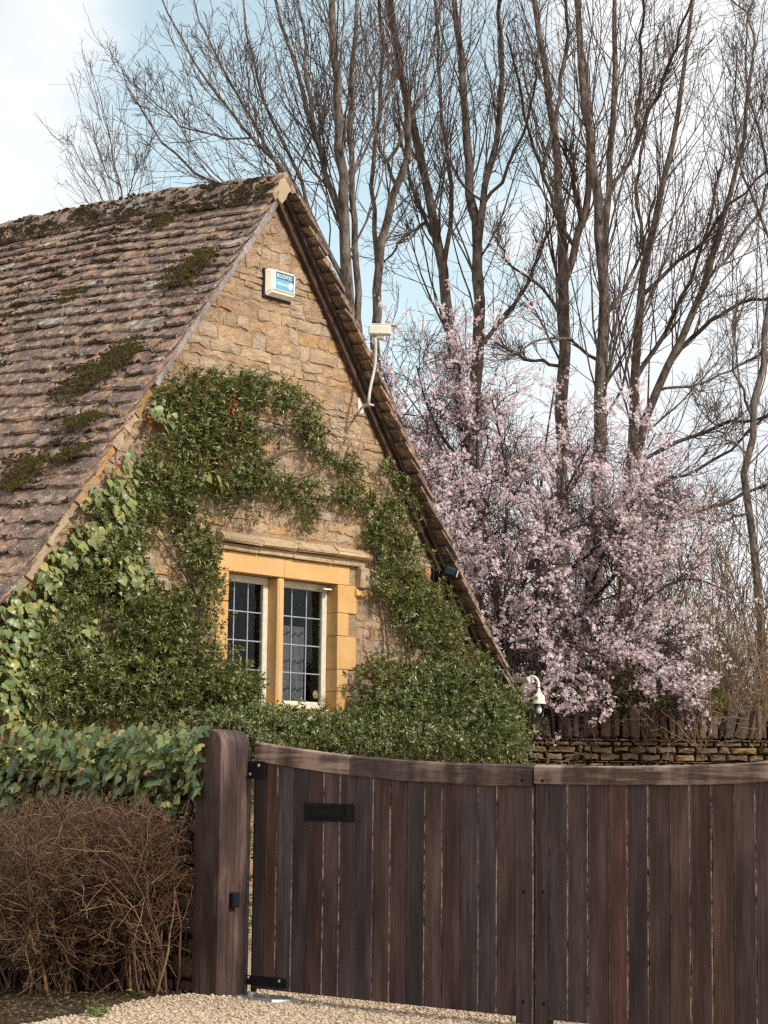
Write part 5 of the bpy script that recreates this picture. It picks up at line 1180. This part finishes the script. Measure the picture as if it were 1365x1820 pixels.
def arching(name, label, u0, u1, vbase, vtop, y, nst, mat, tw=(9, 5), rad=.011, droop=-.05, L0=(1.2, 2.4), group=None, spread=.35):
    t = thing(name, label, 'shrub', None, tuple(np.r_[wp((u0+u1)/2, vbase, y)[:2], GZ]), group); o = np.array(t.location)
    B0 = depth_pt(U(u0, u1, nst), np.full(nst, float(vbase)), y+U(-.3, .3, nst)); B0[:, 2] = GZ
    n = 10; P = np.empty((nst, n, 3)); P[:, 0] = B0; d = norm(np.c_[RNG.normal(0, spread, nst), RNG.normal(0, .25, nst), np.ones(nst)]); L_ = U(*L0, nst)
    for k in range(1, n):
        d = norm(d+RNG.normal(0, .10, (nst, 3))+np.array([0, 0, droop*k/3])); P[:, k] = P[:, k-1]+d*(L_/(n-1))[:, None]
    R_ = np.linspace(rad, rad*.35, n)[None]*U(.6, 1.3, nst)[:, None]
    V, F = tubes(P-o, R_, 5); tag(big('stem', V, F, mat, t, smooth=True), kind='stuff')
    a1 = grow(P, R_, tw[0], .25, 1., .6, lambda p, t_, u: u*.55, .02, 7, .14, .5, .003); a2 = grow(*a1, tw[1], .15, 1., .6, lambda p, t_, u: u*.25, .02, 4, .16, .6, .0022)
    V, F = merge([tubes(a1[0]-o, a1[1], 4), tubes(a2[0]-o, a2[1], 3)]); tag(big('twigs', V, F, mat, t), kind='stuff'); return t
arching('bare_shrub', 'golden brown arching leafless shrub at the right above the dry stone wall', 1230, 1480, 1300, 950, 22.4, 80, M['gold_twigs'], (13, 5), .013, -.075, (2.4, 4.4), None, .36)
hw = bpy.data.objects.new('hedgerow', None); COL.objects.link(hw); bpy.data.objects.remove(hw)
nst = 700
B0 = np.c_[np.r_[U(-3., 14., nst-220), U(2.0, 6.0, 220)], np.r_[U(25., 33., nst-220), U(24.2, 27., 220)], np.full(nst, GZ)]; n = 8; P = np.empty((nst, n, 3)); P[:, 0] = B0; d = norm(np.c_[RNG.normal(0, .22, nst), RNG.normal(0, .2, nst), np.ones(nst)]); L_ = U(1.6, 5.6, nst)
for k in range(1, n):
    d = norm(d+RNG.normal(0, .10, (nst, 3))); P[:, k] = P[:, k-1]+d*(L_/(n-1))[:, None]
R_ = np.linspace(.016, .005, n)[None]*U(.6, 1.2, nst)[:, None]
a1 = grow(P, R_, 8, .1, 1., .6, lambda p, t, u: u*.8, .05, 5, .13, .5, .005); a2 = grow(*a1, 4, .15, 1., .6, lambda p, t, u: u*.4, .04, 3, .16, .6, .004)
V, F = merge([tubes(P, R_, 3), tubes(a1[0], a1[1], 3), tubes(a2[0], a2[1], 3)]); tag(big('undergrowth', V, F, M['hedge_twigs']), 'far brown thicket of bare twigs behind the blossom tree', 'thicket', kind='stuff')
# far wood along the horizon
n = 600; B0 = np.c_[U(-45, 45, n), U(60, 110, n), np.full(n, GZ)]; hh = U(2, 7, n); P = np.stack([B0+np.c_[RNG.normal(0, .3, n)*t, RNG.normal(0, .3, n)*t, hh*t] for t in (0, .35, .7, 1.)], 1)
R_ = np.tile([.09, .07, .05, .02], (n, 1)); a1 = grow(P, R_, 6, .2, 1., .6, lambda p, t, u: u*1.3, .05, 4, .15, .5, .02)
V, F = merge([tubes(P, R_, 4), tubes(a1[0], a1[1], 3)]); tag(big('far_wood', V, F, M['hedge_twigs']), 'distant brown wood along the skyline', 'wood', kind='stuff')
